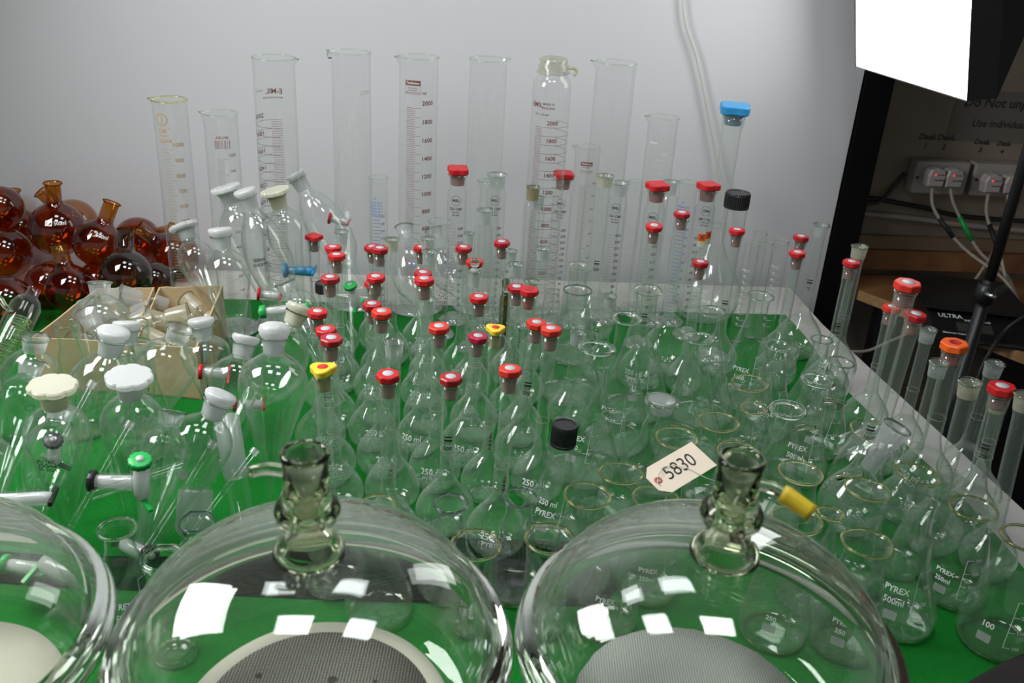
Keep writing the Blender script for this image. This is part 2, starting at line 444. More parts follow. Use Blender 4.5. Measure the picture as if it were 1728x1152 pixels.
# ------------------------------------------------------------------ conical flasks and beakers
def con_flask(x, y, H, lx, ly, R, o, label):
    rim = o['rim']; a = facing(x, y)
    t = thing('beaker' if o.get('beaker') else 'conical_flask', label, 'beaker' if o.get('beaker') else 'flask', mw=up_matrix(x, y, lx, ly, 0, .001), group='beakers at the cloth seam' if o.get('beaker') else 'conical flasks on the green cloth')
    nr = rim*.80; ht = H-.004
    if o.get('cap'): ht = H-.020; nr = rim*.85
    if o.get('beaker'):
        nr = rim*.93
        prof = [(0, .002), (nr*.85, .0015), (nr*.97, .006), (nr, .016), (nr, ht-.012), (nr*1.02, ht-.005), (rim, ht)]
        prof = [(0, .002)]+smoothprof(prof[1:], 3)
    elif o.get('wide'):
        nr = rim*.86
        prof = [(0, .002), (R*.80, .0015), (R*.95, .006), (R, .017), (R*.97, .034), (nr*1.12, ht*.72), (nr, ht*.80), (nr*.99, ht-.010), (rim, ht)]
        prof = [(0, .003)]+smoothprof(prof[1:], 4)
    else:
        zn = ht*.74
        prof = [(0, .002), (R*.82, .0015), (R*.96, .007), (R, .019), (R*.95, .036), (R*.60, ht*.46), (nr*1.25, zn*.95), (nr, zn+.012), (nr, ht-.008), (rim if not o.get('screw') else nr*1.02, ht)]
        prof = [(0, .003)]+smoothprof(prof[1:], 4)
    key = ('cf', round(H, 3), R, rim, bool(o.get('wide')), bool(o.get('beaker')), bool(o.get('cap')), bool(o.get('screw')))
    sp = None
    if o.get('beaker'): sp = lambda an, z: 1+(.16*math.exp(-((an-2.2)/.16)**2) if z > ht-.006 else 0)
    link('glass_body', cached(key, lambda: lathe(walled(prof), 44, fn=sp)), G, t)
    rf = radf(prof)
    if o.get('cap'): screwcap(t, ht-.012, .0185, .032)
    else:
        yel = o.get('wide') or 'yellow' in label
        rm = RIMY if yel else (RIMD if 'dark' in label else RIM)
        rr = .0018 if not (o.get('thick') or 'thick' in label) else .0034
        if not o.get('screw'):
            link('rim', cached(key+('r', rr), lambda: ringmesh(rim, rr, ht, 44, 8, fn=(lambda an: sp(an, 1)) if sp else None)), rm, t)
        else:
            for k in range(3): pass
            v = []
            link('screw_thread', cached(key+('s',), lambda: lathe([(nr*1.02, ht), (nr*1.10, ht-.001), (nr*1.04, ht-.004), (nr*1.12, ht-.006), (nr*1.03, ht-.009), (nr*1.12, ht-.011), (nr*1.03, ht-.015), (nr*1.16, ht-.018), (nr*1.0, ht-.021)], 40)), G, t)
            link('rim', cached(key+('r',), lambda: ringmesh(nr*1.02, .0013, ht, 40, 6)), RIM, t)
    if 'arm' in o:
        an = math.radians(o['arm']); z = ht-.035; r0 = nr*.9
        link('side_arm', tube(spline([(r0*math.cos(an), r0*math.sin(an), z), ((r0+.018)*math.cos(an), (r0+.018)*math.sin(an), z+.001), ((r0+.036)*math.cos(an), (r0+.036)*math.sin(an), z-.004)]), .0042, 12, radii=None), THICK, t)
    if o.get('white'):
        link('glass_bung', lathe([(0, ht+.004), (rim*.78, ht+.005), (rim*.95, ht+.002), (rim*.80, ht-.003), (rim*.7, ht-.018), (0, ht-.018)], 32), FRO, t)
    link('base_ring', cached(('cb', R, bool(o.get('beaker'))), lambda: ringmesh((R if not o.get('beaker') else rim*.9)*.88, .0012, .003, 40, 6)), RIMY if random.random() < .35 else RIM, t)
    mk = o.get('mark')
    if mk:
        m = Marks(rf); L = mk.split('|'); aa = a+random.uniform(-.25, .15)
        zb = H*.30 if not o.get('beaker') else H*.45
        sz = .0085 if R < .047 else .0105
        for i, q in enumerate(L):
            if q and q != '1L': m.text(q, aa-.10, zb+(len(L)-1-i)*sz*1.35, sz)
            elif q: m.text(q, aa-.10, zb, sz*1.2)
        # graduation bracket
        if H > .13:
            ab = aa; xx = .019; zt = min(H*.55, zb+.04)
            m.vbar(ab, xx, zb-.02, zt, .0007)
            for j, q in enumerate((zt, zt-(zt-zb+.02)*.33, zt-(zt-zb+.02)*.66, zb-.02)):
                m.bar(ab, q, xx, xx+.008, .0007)
                nn = {'500ml': ['400', '300', '200', '100'], '1L': ['800', '600', '400', '200'], '250ml': ['250', '200', '150', '100']}.get(L[-1], ['250', '200', '150', '100'])[j]
                m.text(nn, ab+.014/max(rf(q), .01)+xx/max(rf(q), .01), q, .0065)
        m.build('white_lettering', WHITE, t)
        p = Marks(rf); wv = []
        ww, hh, rc = .0085, .0055, .002
        for i in range(16):
            an = 2*PI*i/16; cx = math.copysign(ww-rc, math.cos(an)); cz = math.copysign(hh-rc, math.sin(an))
            wv.append((cx+rc*math.cos(an), cz+rc*math.sin(an)))
        p.put(wv, [tuple(range(16))], aa-.10, zb-sz*1.6); p.build('writing_panel', PANELW, t)
    return t
# ------------------------------------------------------------------ graduated cylinders and tubes
def scale_marks(t, rf, a, z0, z1, n, big, labels, m, size, length, mirror=1, side=1, ringed=0, thick=.0007):
    k = Marks(rf)
    for i in range(n+1):
        z = z0+(z1-z0)*i/n
        L = length*(1.6 if i % big == 0 else (1.25 if big % 2 == 0 and i % (big//2) == 0 else 1))
        k.bar(a, z, -length*.8, -length*.8+L, thick, mirror)
        if ringed and i % big == 0:
            k.bar(a, z, -length*.8, -length*.8+rf(z)*PI*1.15, thick, mirror)
    for q, fr in labels:
        k.text(q, a+mirror*(length*1.35+size*.2)/rf(z0)*side, z0+(z1-z0)*fr+size*.75, size, mirror)
    k.build('graduation_scale', m, t)
def cylinder(x, y, H, lx, ly, R, o, label):
    st = o.get('style', 'N'); cap = o.get('cap'); a = facing(x, y)
    nm = 'graduated_cylinder' if R > .0185 and cap in (None, 'open', 'clover') else ('sample_vial' if cap == 'screw' else 'glass_tube')
    t = thing(nm, label, 'cylinder' if nm[0] == 'g' and nm != 'glass_tube' else ('vial' if cap == 'screw' else 'tube'), mw=up_matrix(x, y, lx, ly, 0, .001), group={'graduated_cylinder': 'measuring cylinders at the back', 'sample_vial': 'threaded glass vials'}.get(nm, 'plain glass tubes'))
    gm = OLV if st == 'O' else GC_
    ft = R*1.55 if H > .25 else R*1.2
    base_cap = cap in ('open', 'clover', 'brown', 'glass')
    nr = R*(.80 if cap in ('clover', 'open') and R > .0195 and st[0] == 'M' else .68)
    zt = H-.004
    if cap == 'clover': zt = H-.012
    if cap == 'black': zt = H-.018
    foot = []
    if base_cap:
        prof = [(R*.86, .012), (R, .020), (R, .028), (R, zt-.048), (R, zt-.040), (R*.93, zt-.034), (nr, zt-.027), (nr*1.12, zt)]
        zb = zt-.027
    elif cap == 'screw':
        prof = [(R*.85, .003), (R, .008), (R, zt-.022), (R*.86, zt-.016), (R*.90, zt-.012), (R*.84, zt-.010), (R*.90, zt-.007), (R*.84, zt-.005), (R*.86, zt)]
    elif cap == 'black':
        prof = [(R*.86, .012), (R*.8, .020), (R*.8, H*.76), (R*.95, H*.80), (R*.95, zt)]
    elif st == 'S':
        prof = [(R*.9, .02), (R, .03), (R, zt-.052), (R*.97, zt-.040), (R*.80, zt-.030), (R*.66, zt-.024), (R*.66, zt)]
    elif st == 'Q':
        prof = [(R*.8, .003), (R*.82, .01), (R*.82, zt-.02), (R*.9, zt-.008), (R*1.02, zt)]
    else:
        prof = [(R*.94, .016), (R, .026), (R, .034), (R*.985, zt-.006), (R*1.0, zt)]
    prof = [(0, prof[0][1])]+prof
    spa = {'T': PI*1.12, 'E': -.15, 'P': PI*.98, 'N': .0, 'J': PI, 'K': PI, 'W': PI, 'T5': PI*1.02}.get(st, None)
    if 'turned away' in label: spa = .5
    if 'sharp spout' in label or 'small unprinted spouted' in label: spa = PI
    fn = None
    if spa is not None and cap is None:
        def fn(an, z, spa=spa):
            d = (an-spa+PI) % (2*PI)-PI
            return 1+(.26*math.exp(-(d/.20)**2)*max(0, (z-(zt-.016))/.016) if z > zt-.016 else 0)
        prof = prof[:-2]+[(R*.985, zt-.024), (R*.985, zt-.015), (R*.99, zt-.008), (R*1.0, zt)]
    key = ('gc', round(H, 3), R, st, cap, spa)
    link('glass_body', cached(key, lambda: lathe(prof, 44, fn=fn)), gm, t)
    if cap is None:
        link('rim', cached(key+('r',), lambda: ringmesh(R*1.0 if st != 'S' else R*.66, .0013 if st != 'J' else .0017, zt, 44, 6, fn=(lambda an: fn(an, zt)) if fn else None)), RIMY if st == 'J' else RIM, t)
        if st == 'P': link('spout_chip', tube([(-R*1.15, .004, zt+.001), (-R*1.2, 0, zt-.008), (-R*1.1, -.006, zt-.014), (-R*.95, -.012, zt-.012)], .0013, 6), RIMD, t)
    if H > .15 and cap != 'screw':
        link('foot', cached(('ft', R, base_cap), lambda: lathe([(0, .001), (ft*.97, .001), (ft, .003), (ft*.98, .006), (R*1.05, .012), (R*.7, .017), (0, .016)], 40)), GFOOT if st != 'O' else OLV, t)
    if cap == 'open' or cap == 'brown' or cap == 'glass':
        fm = FROB if cap == 'brown' else (OLV if st == 'O' else (FROC if 'cream' in label else FRO))
        link('ground_neck', cached(key+('g',), lambda: lathe([(nr*1.02, zb), (nr*1.14, zt-.003), (nr*1.28, zt)], 28)), fm, t)
        if st != 'O': link('rim', cached(key+('rr',), lambda: ringmesh(nr*1.22, .0015, zt, 28, 6)), RIM, t)
    if cap == 'glass':
        g = link('stopper', lathe([(0, -.016), (nr*.7, -.016), (nr*1.0, .002), (nr*.9, .004), (nr*.45, .006), (0, .007)], 20), FRO if st != 'O' else RIM, t, (0, 0, zt))
        link('stopper_handle', lathe([(0, 0), (.006, .003), (.0085, .009), (.006, .015), (0, .018)], 18, fn=lambda an, z: .45+.55*abs(math.cos(an))), RIM, g, (0, 0, .006))
    if cap == 'clover': stopper(t, zt, 'clover', 1.28, nr*1.15, o.get('col'), random.uniform(0, 1.5)); link('rim', cached(key+('rr',), lambda: ringmesh(nr*1.2, .0015, zt-.001, 28, 6)), RIM, t)
    if cap == 'black': screwcap(t, zt-.012, .0245, .030)
    if cap == 'screw': link('rim', cached(key+('rr',), lambda: ringmesh(R*.86, .0012, zt, 28, 6)), RIM, t)
    rf = radf(prof)
    if st == 'T':
        scale_marks(t, rf, a-.25, .075, zt-.095, 100, 5, [(str(2000-200*i), 1-.1*i) for i in range(10)], BRN, .0125, .020)
        m = Marks(rf); zl = zt-.055
        m.bar(a-.30, zl+.009, -.016, .016, .010); m.build('printed_label', BRN, t)
        m2 = Marks(rf); p, f = text2d('Technico'); m2.put([(u*.0075, v*.0075) for u, v in p], f, a-.30, zl+.009, off=.0009); m2.build('label_lettering', WHITE, t)
        m3 = Marks(rf)
        for i, q in enumerate(('SODA GLASS', 'B CLASS 20 C', 'MADE IN ENGLAND')): m3.text(q, a-.30, zl-.001-.0045*i, .0036)
        m3.vbar(a-.30, -.016, zl-.013, zl+.006, .0005); m3.vbar(a-.30, .016, zl-.013, zl+.006, .0005); m3.bar(a-.30, zl-.013, -.016, .016, .0005)
        m3.text('ml', a+.30, zl-.010, .009); m3.build('small_print', BRN, t)
    elif st == 'E':
        b = a+PI+.25
        scale_marks(t, rf, b-.1, .075, zt-.125, 100, 5, [(str(2000-200*i), 1-.1*i) for i in range(10)], BRN, .0125, .022, ringed=1)
        m = Marks(rf); m.text('E-MIL', b-.2, zt-.070, .014); m.text('IN 20 C', b+.6, zt-.068, .005); m.text('MADE IN ENGLAND', b-.1, zt-.082, .0045); m.text('ml', b+1.05, zt-.115, .010); m.build('maker_marking', BRN, t)
    elif st == 'S':
        scale_marks(t, rf, a-.45, .075, zt-.125, 100, 5, [(str(2000-200*i), 1-.1*i) for i in range(10)], BRN, .0115, .016, ringed=1)
        m = Marks(rf); m.text('EMIL', a-.75, zt-.082, .013); m.text('MADE IN', a-.1, zt-.079, .006); m.text('ENGLAND', a-.1, zt-.087, .006); m.text('20 C  B.S.604', a-.45, zt-.100, .0055); m.build('maker_marking', BRN, t)
        link('plastic_wrap', lathe([(R*.70, zt-.026), (R*.86, zt-.022), (R*.74, zt-.016), (R*.78, zt-.010), (R*.70, zt-.004), (R*.72, zt+.004), (R*.60, zt+.007), (0, zt+.007)], 40, fn=lambda an, z: 1+.05*math.sin(5*an+z*300)), frosted('yellowish_plastic_film', (.72, .70, .50), .35), t)
        link('wrap_knot', tube(spline([(R*.7, -.010, zt-.012), (R*1.0, -.012, zt-.010), (R*1.2, -.008, zt-.016), (R*1.05, -.012, zt-.024)]), .0035, 8), frosted('yellowish_plastic_twist', (.75, .72, .45), .6), t)
    elif st == 'P':
        m = Marks(rf); m.text('2000', a+.75, zt-.075, .013); m.build('faint_white_print', WHITE, t)
    elif st == 'J':
        scale_marks(t, rf, a-.35, .06, zt-.090, 50, 5, [(str(1000-100*i), 1-.1*i) for i in range(10)], OCH, .0115, .013)
        m = Marks(rf); m.text('J', a-.55, zt-.033, .014); m.text('CM', a-.60, zt-.055, .012); m.text('3', a-.20, zt-.050, .006); m.text('IN 20 C', a-.5, zt-.064, .006); m.text('BS604', a-.45, zt-.074, .010)
        n = 28; ring = [(.012*math.cos(2*PI*i/n), .012*math.sin(2*PI*i/n)) for i in range(n)]+[(.0095*math.cos(2*PI*i/n), .0095*math.sin(2*PI*i/n)) for i in range(n)]
        m.put(ring, [(i, (i+1) % n, n+(i+1) % n, n+i) for i in range(n)], a-.55, zt-.033); m.build('maker_marking', OCH, t)
    elif st == 'K':
        scale_marks(t, rf, a-.05, .06, zt-.080, 100, 10, [(str(1000-100*i), 1-.1*i) for i in range(10)], GREYP, .008, .013)
        m = Marks(rf); m.text('AZLON', a, zt-.040, .007)
        for i in range(4): m.text('BS604 IN 20 C B', a, zt-.047-.004*i, .0042)
        m.build('maker_marking', BRN, t)
    elif st == 'T5':
        scale_marks(t, rf, a, .05, zt-.075, 100, 10, [(str(500-50*i), 1-.1*i) for i in range(10)], GREYP, .006, .014)
        m = Marks(rf); m.bar(a, zt-.030, -.0125, .0125, .008); m.build('printed_label', BRN, t)
        m2 = Marks(rf); p, f = text2d('Technico'); m2.put([(u*.006, v*.006) for u, v in p], f, a, zt-.030, off=.0009); m2.build('label_lettering', WHITE, t)
        m3 = Marks(rf); m3.text('SODA GLASS', a, zt-.037, .003); m3.text('MADE IN ENGLAND', a, zt-.045, .003); m3.bar(a, zt-.048, -.0125, .0125, .0005); m3.build('small_print', BRN, t)
    elif st in ('M', 'MR'):
        mi = 1
        b = a if st == 'M' else a+PI
        scale_marks(t, rf, b-.15, .03, zt-.110, 26, 200, [], GREYP, .005, .012)
        m = Marks(rf)
        for i in range(13): m.text(str(250-20*i), b+.42, .03+(zt-.140)*(1-i/12), .0082)
        zc = zt-.050; n = 24
        m.text('MBL', b-.1, zc, .0085)
        ring = [(.0105*math.cos(2*PI*i/n), .0105*math.sin(2*PI*i/n)) for i in range(n)]+[(.0098*math.cos(2*PI*i/n), .0098*math.sin(2*PI*i/n)) for i in range(n)]
        m.put(ring, [(i, (i+1) % n, n+(i+1) % n, n+i) for i in range(n)], b-.1, zc)
        m.text('250 CM3', b-.1, zc-.018, .0075); m.text('IN 20 C', b-.1, zc-.025, .005); m.text('BS 604', b-.1, zc-.031, .005)
        m.build('maker_marking', BLK, t)
        if st == 'MR':
            for k, (dz, da) in enumerate(((.175, .1), (.17, .85))):
                q = Marks(rf); zz = zt-dz+.08
                q.bar(a+da, zz, -.008, .008, .016); q.build('orange_hazard_label', ORNG, t)
                q = Marks(rf); q.bar(a+da, zz-.014, -.008, .008, .012); q.build('pale_label', solid('pale_green_paper', (.62, .68, .48), .7), t)
                q = Marks(rf); p, f = text2d('X'); q.put([(u*.012, v*.012) for u, v in p], f, a+da, zz, off=.0008); q.build('hazard_mark', BLK, t)
    elif st == 'B':
        k = Marks(rf)
        for i in range(27): k.bar(a-.1, .02+(zt-.10)*i/26, -.010, .006, .0011)
        for i in range(13): k.text(str(250-20*i), a+.45, .02+(zt-.10)*(1-i/12), .0068)
        for i in range(5): k.text('BS604 20 C', a-.2, zt-.050-.0065*i, .0055)
        k.text('o', a-.35, zt-.040, .009); k.build('blue_scale', BLUP, t)
    elif st in ('W', 'W2', 'V'):
        k = Marks(rf); n = 10 if st == 'V' else 24; z1 = zt-(.055 if st == 'V' else .085)
        for i in range(n): k.bar(a, .03+(z1-.03)*(i+1)/n, -.006, .010, .0008)
        if st == 'V':
            for i in range(10): k.text('%d%s' % (100-10*i, ' ml' if i == 0 else ''), a-.3, .034+(z1-.03)*(1-i/10), .006)
        elif st == 'W': k.text('1000 ml', a+.55, z1+.012, .009); k.text('Duran', a-.5, z1+.035, .007)
        else: k.text('250', a+.5, z1+.01, .008)
        k.build('white_scale', WHITE, t)
    elif st == 'F':
        scale_marks(t, rf, a, .03, zt-.07, 50, 5, [], GREYP, .004, .006)
    elif st == 'Q':
        k = Marks(rf)
        for i in range(420):
            k.bar(a+random.uniform(-.3, 2.0), random.uniform(.02, zt-.05), 0, .0022, .0013)
        k.build('speckled_deposit', GREYP, t)
    return t
ITEMS = [
('VF',-0.4009,1.7022,0.2268,0.014,-0.012,0.0410,{'cap': 'clover', 's': 0.9},'volumetric flask with small red four-lobed stopper, beside the tilted far funnel'),
('VF',-0.3367,1.5773,0.2498,0.005,0.004,0.0380,{'cap': 'hex'},'red-stoppered volumetric flask, rear one of the pair left of the capless neck'),
('VF',-0.3127,1.5041,0.2627,-0.004,0.000,0.0380,{'cap': 'hex'},'red-stoppered volumetric flask overlapping the twin cap just behind it'),
('VF',-0.2951,1.3616,0.2772,-0.001,-0.004,0.0380,{'cap': 'hex', 'col': 'darkred'},'red-stoppered volumetric flask half hidden behind the small black screw cap'),
('VF',-0.3254,1.4302,0.2347,0.011,0.000,0.0360,{'cap': 'blackcap', 's': 0.75},'slim flask with small plain black screw cap among the red stoppers'),
('VF',-0.3018,1.2819,0.2505,0.010,0.005,0.0410,{'cap': 'hex'},'red-stoppered flask beside the large cream-stoppered globe funnel'),
('VF',-0.2699,1.2064,0.2571,-0.001,0.001,0.0400,{'cap': 'hex', 'mark': '200'},'light red-stoppered flask marked 200 behind a darker red stopper'),
('VF',-0.2461,1.1279,0.2808,0.001,0.002,0.0410,{'cap': 'hex', 'col': 'darkred'},'dark red-stoppered flask directly behind the yellow star stopper'),
('VF',-0.2405,1.0451,0.2768,0.002,0.008,0.0410,{'cap': 'ystar', 'mark': '250', 'big': '250 ml'},'flask with yellow star stopper with red centre, neck marked 250'),
('VF',-0.2738,1.6852,0.2200,-0.031,-0.036,0.0380,{'cap': 'hex'},'red-stoppered flask touching caps with its neighbour before the plain tall cylinder'),
('VF',-0.2456,1.5468,0.2640,0.001,0.003,0.0380,{'cap': 'hex', 'col': 'darkred'},'dark red-stoppered flask in the touching pair before the plain tall cylinder'),
('VF',-0.2257,1.3950,0.2693,-0.009,0.002,0.0380,{'cap': 'hex'},'red-stoppered flask whose cap peeks out behind a matching red cap'),
('VF',-0.2438,1.4699,0.2284,-0.004,0.003,0.0380,{'cap': 'hex'},'red-stoppered flask in front of the peeking red cap, grey inlay'),
('VF',-0.2227,1.3145,0.2554,0.007,-0.001,0.0400,{'cap': 'hex', 'col': 'darkred'},'dark red-stoppered flask partly behind a brighter scarlet stopper'),
('VF',-0.1937,1.2367,0.2774,-0.001,-0.000,0.0410,{'cap': 'hex', 'col': 'scarlet'},'flask with bright scarlet stopper beside a neck marked 200'),
('VF',-0.1556,1.0430,0.2754,-0.000,0.000,0.0425,{'cap': 'hex', 'mark': 'TL', 'big': '250 ml'},'front flask with red stopper and lettered bulb, behind the middle bell jar'),
('VF',-0.1859,1.6802,0.2240,0.000,0.000,0.0380,{'cap': 'hex'},'red-stoppered flask just before the 2000 millilitre cylinder with dark red print'),
('VF',-0.1577,1.4578,0.2576,0.000,-0.002,0.0380,{'cap': 'hex', 'col': 'darkred'},'red-stoppered flask, rear cap of the stacked-looking pair'),
('VF',-0.1442,1.3055,0.3060,0.017,-0.002,0.0380,{'cap': 'hex'},'red-stoppered flask, front cap of the stacked-looking pair'),
('VF',-0.1083,1.2084,0.2702,0.006,0.015,0.0410,{'cap': 'hex', 'col': 'scarlet'},'scarlet-stoppered flask standing alone amid capless necks'),
('VF',-0.0823,1.0968,0.2495,0.014,-0.007,0.0425,{'cap': 'hex', 'mark': '200', 'col': 'darkred'},'front flask with dark red stopper and black maker print on neck'),
('VF',-0.0975,1.5872,0.2617,-0.005,0.002,0.0360,{'cap': 'hex', 'col': 'darkred'},'red-stoppered flask before the flanged speckled tube'),
('VF',-0.0734,1.5077,0.2650,0.000,0.000,0.0380,{'cap': 'hex'},'red-stoppered flask seen behind a clear glass stopper handle'),
('VF',-0.0306,1.6334,0.2610,0.002,-0.003,0.0360,{'cap': 'hex', 'col': 'darkred'},'thin-necked flask with dark red stopper before the faint cylinder'),
('VF',-0.0573,1.3657,0.2580,-0.000,-0.008,0.0410,{'cap': 'hex'},'red-stoppered flask with pink plug beside the olive tubes'),
('VF',-0.0663,1.2817,0.2290,0.062,-0.021,0.0425,{'cap': 'cherry', 'big': '250 ml'},'flask with cherry red stopper and white lettering on its bulb'),
('VF',-0.0282,1.1859,0.2846,0.013,0.002,0.0380,{'cap': 'ystar', 's': 0.8, 'mark': 'BR'},'slim brown-streaked flask with small yellow star stopper'),
('VF',-0.0002,1.4281,0.2533,0.010,0.005,0.0360,{'cap': 'hex', 'col': 'darkred'},'dark red-stoppered flask touching the olive glass tube'),
('VF',0.0230,1.3568,0.2782,-0.003,0.001,0.0380,{'cap': 'hole'},'flask with scarlet stopper that has an open hole on top'),
('VF',0.0181,1.2769,0.2571,0.070,0.007,0.0410,{'cap': 'hex', 'mark': '200', 'col': 'scarlet'},'scarlet-stoppered flask behind another scarlet cap, neck marked 200'),
('VF',0.0514,1.1943,0.2840,0.012,0.011,0.0410,{'cap': 'hex', 'col': 'scarlet'},'scarlet-stoppered flask overlapping the cap behind it, wide plain neck'),
('VF',-0.0063,1.0566,0.2848,0.022,0.014,0.0425,{'cap': 'hex', 'mark': 'BR', 'col': 'scarlet'},'front flask with bright red stopper and pale frosted ring base'),
('VF',0.2481,1.5929,0.3300,-0.026,-0.065,0.0410,{'cap': 'hex', 'mark': '100'},'tall flask marked 100 with red stopper before the star-stoppered cylinder'),
('VF',0.3055,1.6648,0.3300,-0.011,-0.015,0.0500,{'cap': 'hex', 'col': 'darkred'},'tall dark red-stoppered flask between two star-stoppered cylinders'),
('VF',0.3322,1.5780,0.2645,0.000,0.000,0.0360,{'cap': 'hex', 'col': 'darkred'},'dark red-stoppered slim cylinder-like flask with round scale marks'),
('VF',0.4115,1.6706,0.3000,0.000,0.000,0.0410,{'cap': 'hex', 'mark': '50'},'red-stoppered flask marked 50 beneath the black screw cap tube'),
('VF',0.5464,1.7109,0.2822,-0.000,-0.000,0.0410,{'cap': 'hex', 'col': 'darkred'},'red-stoppered flask with tilted cap next to the white board edge'),
('VF',0.5209,1.6319,0.2760,-0.002,-0.002,0.0410,{'cap': 'hex'},'bright red-stoppered flask just in front of the tilted red cap'),
('VF',0.6017,1.5726,0.2848,-0.006,-0.009,0.0450,{'cap': 'hex', 'mark': '500'},'red-stoppered flask standing before the black upright post'),
('VF',0.5279,1.1689,0.3963,0.000,-0.000,0.0500,{'cap': 'hex', 's': 1.15, 'mark': '1000', 'col': 'scarlet'},'tall scarlet-stoppered flask in front of the black scale'),
('VF',0.6416,1.4582,0.2471,0.001,-0.002,0.0410,{'cap': 'hex', 'col': 'scarlet'},'lower scarlet-stoppered flask behind the tall one by the desk edge'),
('VF',0.6182,1.3358,0.2900,0.014,-0.039,0.0450,{'cap': 'hex', 's': 1.1, 'col': 'darkred'},'dark red-stoppered flask with scratched neck ring near desk edge'),
('VF',0.6737,1.2636,0.2707,-0.037,0.008,0.0450,{'cap': 'hole', 's': 1.3, 'col': 'orange'},'flask with large orange hollow stopper beside the lamp stand'),
('VF',0.7057,1.1676,0.2514,-0.042,-0.002,0.0420,{'cap': 'hex', 's': 1.25, 'mark': '200'},'outermost red-stoppered flask marked 200 near the picture corner'),
('VF',-0.3411,1.6522,0.2592,0.025,0.003,0.0360,{'cap': None},'capless flask with frosted neck behind the paired red stoppers'),
('VF',-0.2350,1.6211,0.2608,0.001,0.003,0.0360,{'cap': None, 'col': 'cream'},'capless flask with cream frosted neck beside the touching red caps'),
('VF',-0.1649,1.6098,0.2704,-0.006,-0.000,0.0340,{'cap': None},'capless flask with small frosted mouth behind a red cap'),
('VF',-0.1555,1.5394,0.2704,-0.000,0.000,0.0360,{'cap': None},'capless flask with frosted mouth before the printed 2000 cylinder'),
('VF',-0.1419,1.3825,0.2450,-0.000,-0.003,0.0380,{'cap': None},'capless flask with square frosted mouth below two stacked-looking red caps'),
('VF',-0.1657,1.1484,0.2745,0.008,0.013,0.0410,{'cap': None},'capless flask with flared frosted mouth above the front red stopper'),
('VF',-0.0028,1.5638,0.2484,0.002,-0.004,0.0380,{'cap': None},'capless flask with bulging neck and flared mouth behind olive tube'),
('VF',-0.0134,1.7214,0.2170,0.000,0.000,0.0300,{'cap': None},'small capless flask with frosted mouth beside thin-necked red-stoppered flask'),
('VF',0.0484,1.6492,0.2510,0.000,0.000,0.0360,{'cap': None},'tall capless flask with flared clear mouth before the ringed cylinder'),
('VF',0.0280,1.4954,0.2436,-0.002,-0.005,0.0360,{'cap': None, 'col': 'cream'},'capless flask with brownish mouth beside the hollow scarlet stopper'),
('VF',0.1724,1.6117,0.1801,0.038,-0.027,0.0360,{'cap': None},'small capless flask with frosted mouth behind conical flasks'),
('VF',0.1036,1.4260,0.1848,0.041,-0.027,0.0360,{'cap': None},'short capless flask with frosted mouth among large conical flasks'),
('VF',0.1656,1.8014,0.3587,0.000,0.000,0.0500,{'cap': None, 'mark': '200', 'col': 'cream', 's': 1.2},'very tall flask marked 200 with cream ground mouth'),
('VF',0.6040,1.7795,0.2916,0.000,0.000,0.0475,{'cap': None, 's': 1.1, 'mark': '0'},'tall capless flask with clear mouth leaning before the black post'),
('VF',0.6414,1.6544,0.2928,-0.004,-0.008,0.0450,{'cap': None, 's': 1.1, 'col': 'cream'},'tall capless flask with cream mouth behind the red-stoppered one by the post'),
('VF',0.6827,1.3895,0.2438,-0.016,-0.011,0.0380,{'cap': None},'capless flask with frosted mouth below the black scale'),
('VF',0.6178,1.2010,0.2727,-0.014,-0.011,0.0380,{'cap': None},'capless flask half hidden behind the orange-stoppered flask'),
('VF',0.6347,1.1228,0.2809,-0.038,-0.000,0.0410,{'cap': None, 'col': 'cream', 's': 1.1},'capless flask with cream frosted mouth right of the orange stopper'),
('VF',0.7533,1.3078,0.2300,-0.006,-0.035,0.0380,{'cap': None, 's': 1.1},'capless flask with bright frosted mouth behind the outermost red stopper'),
('VF',0.6946,1.0697,0.2877,-0.055,0.043,0.0380,{'cap': None, 's': 1.1, 'col': 'cream'},'capless flask cut by the picture edge beside the outermost red stopper'),
('VF',0.7502,1.2329,0.2020,-0.068,0.015,0.0360,{'cap': None, 'col': 'cream'},'capless flask seen just under the outermost red stopper'),
('GC',-0.6885,1.7848,0.4600,0.000,0.000,0.0330,{'style': 'J'},'graduated cylinder with yellowed rim and brown figures, outermost of the tall row'),
('GC',-0.5759,1.7372,0.4500,0.000,0.000,0.0320,{'style': 'K'},'shorter graduated cylinder with fine dark scale beside the brown-figured one'),
('GC',-0.4830,1.7875,0.5500,0.000,0.000,0.0400,{'style': 'E'},'tall cylinder with red-brown figures showing mirrored from behind'),
('GC',-0.3603,1.9178,0.5500,0.000,0.000,0.0400,{'style': 'P'},'tall plain cylinder with a dark chip in its spout and faint white 2000'),
('GC',-0.2216,1.9100,0.5500,0.000,0.000,0.0400,{'style': 'T'},'tall cylinder with dark red label and figures 2000 to 200'),
('GC',-0.0822,1.9364,0.5500,0.000,0.000,0.0390,{'style': 'N'},'tall unprinted cylinder with spout turned away, behind the olive tubes'),
('GC',0.0493,1.8951,0.5600,0.000,0.000,0.0390,{'style': 'S'},'tall shouldered cylinder with narrow neck and wrapped plastic around its mouth'),
('GC',0.1798,1.9586,0.5565,0.000,0.000,0.0420,{'style': 'N'},'tall unprinted cylinder with a sharp spout, beside the wrapped-neck cylinder'),
('GC',0.2914,1.9640,0.4500,0.000,0.000,0.0320,{'style': 'W'},'medium cylinder with faint white 1000 figures before the hanging cord'),
('GC',0.1312,1.8705,0.3988,0.000,0.000,0.0260,{'style': 'T5'},'medium cylinder with dark red label and a fine grey scale'),
('GC',-0.3032,1.8956,0.3011,0.000,0.000,0.0200,{'style': 'B'},'small tapering cylinder with blue print before the plain tall cylinder'),
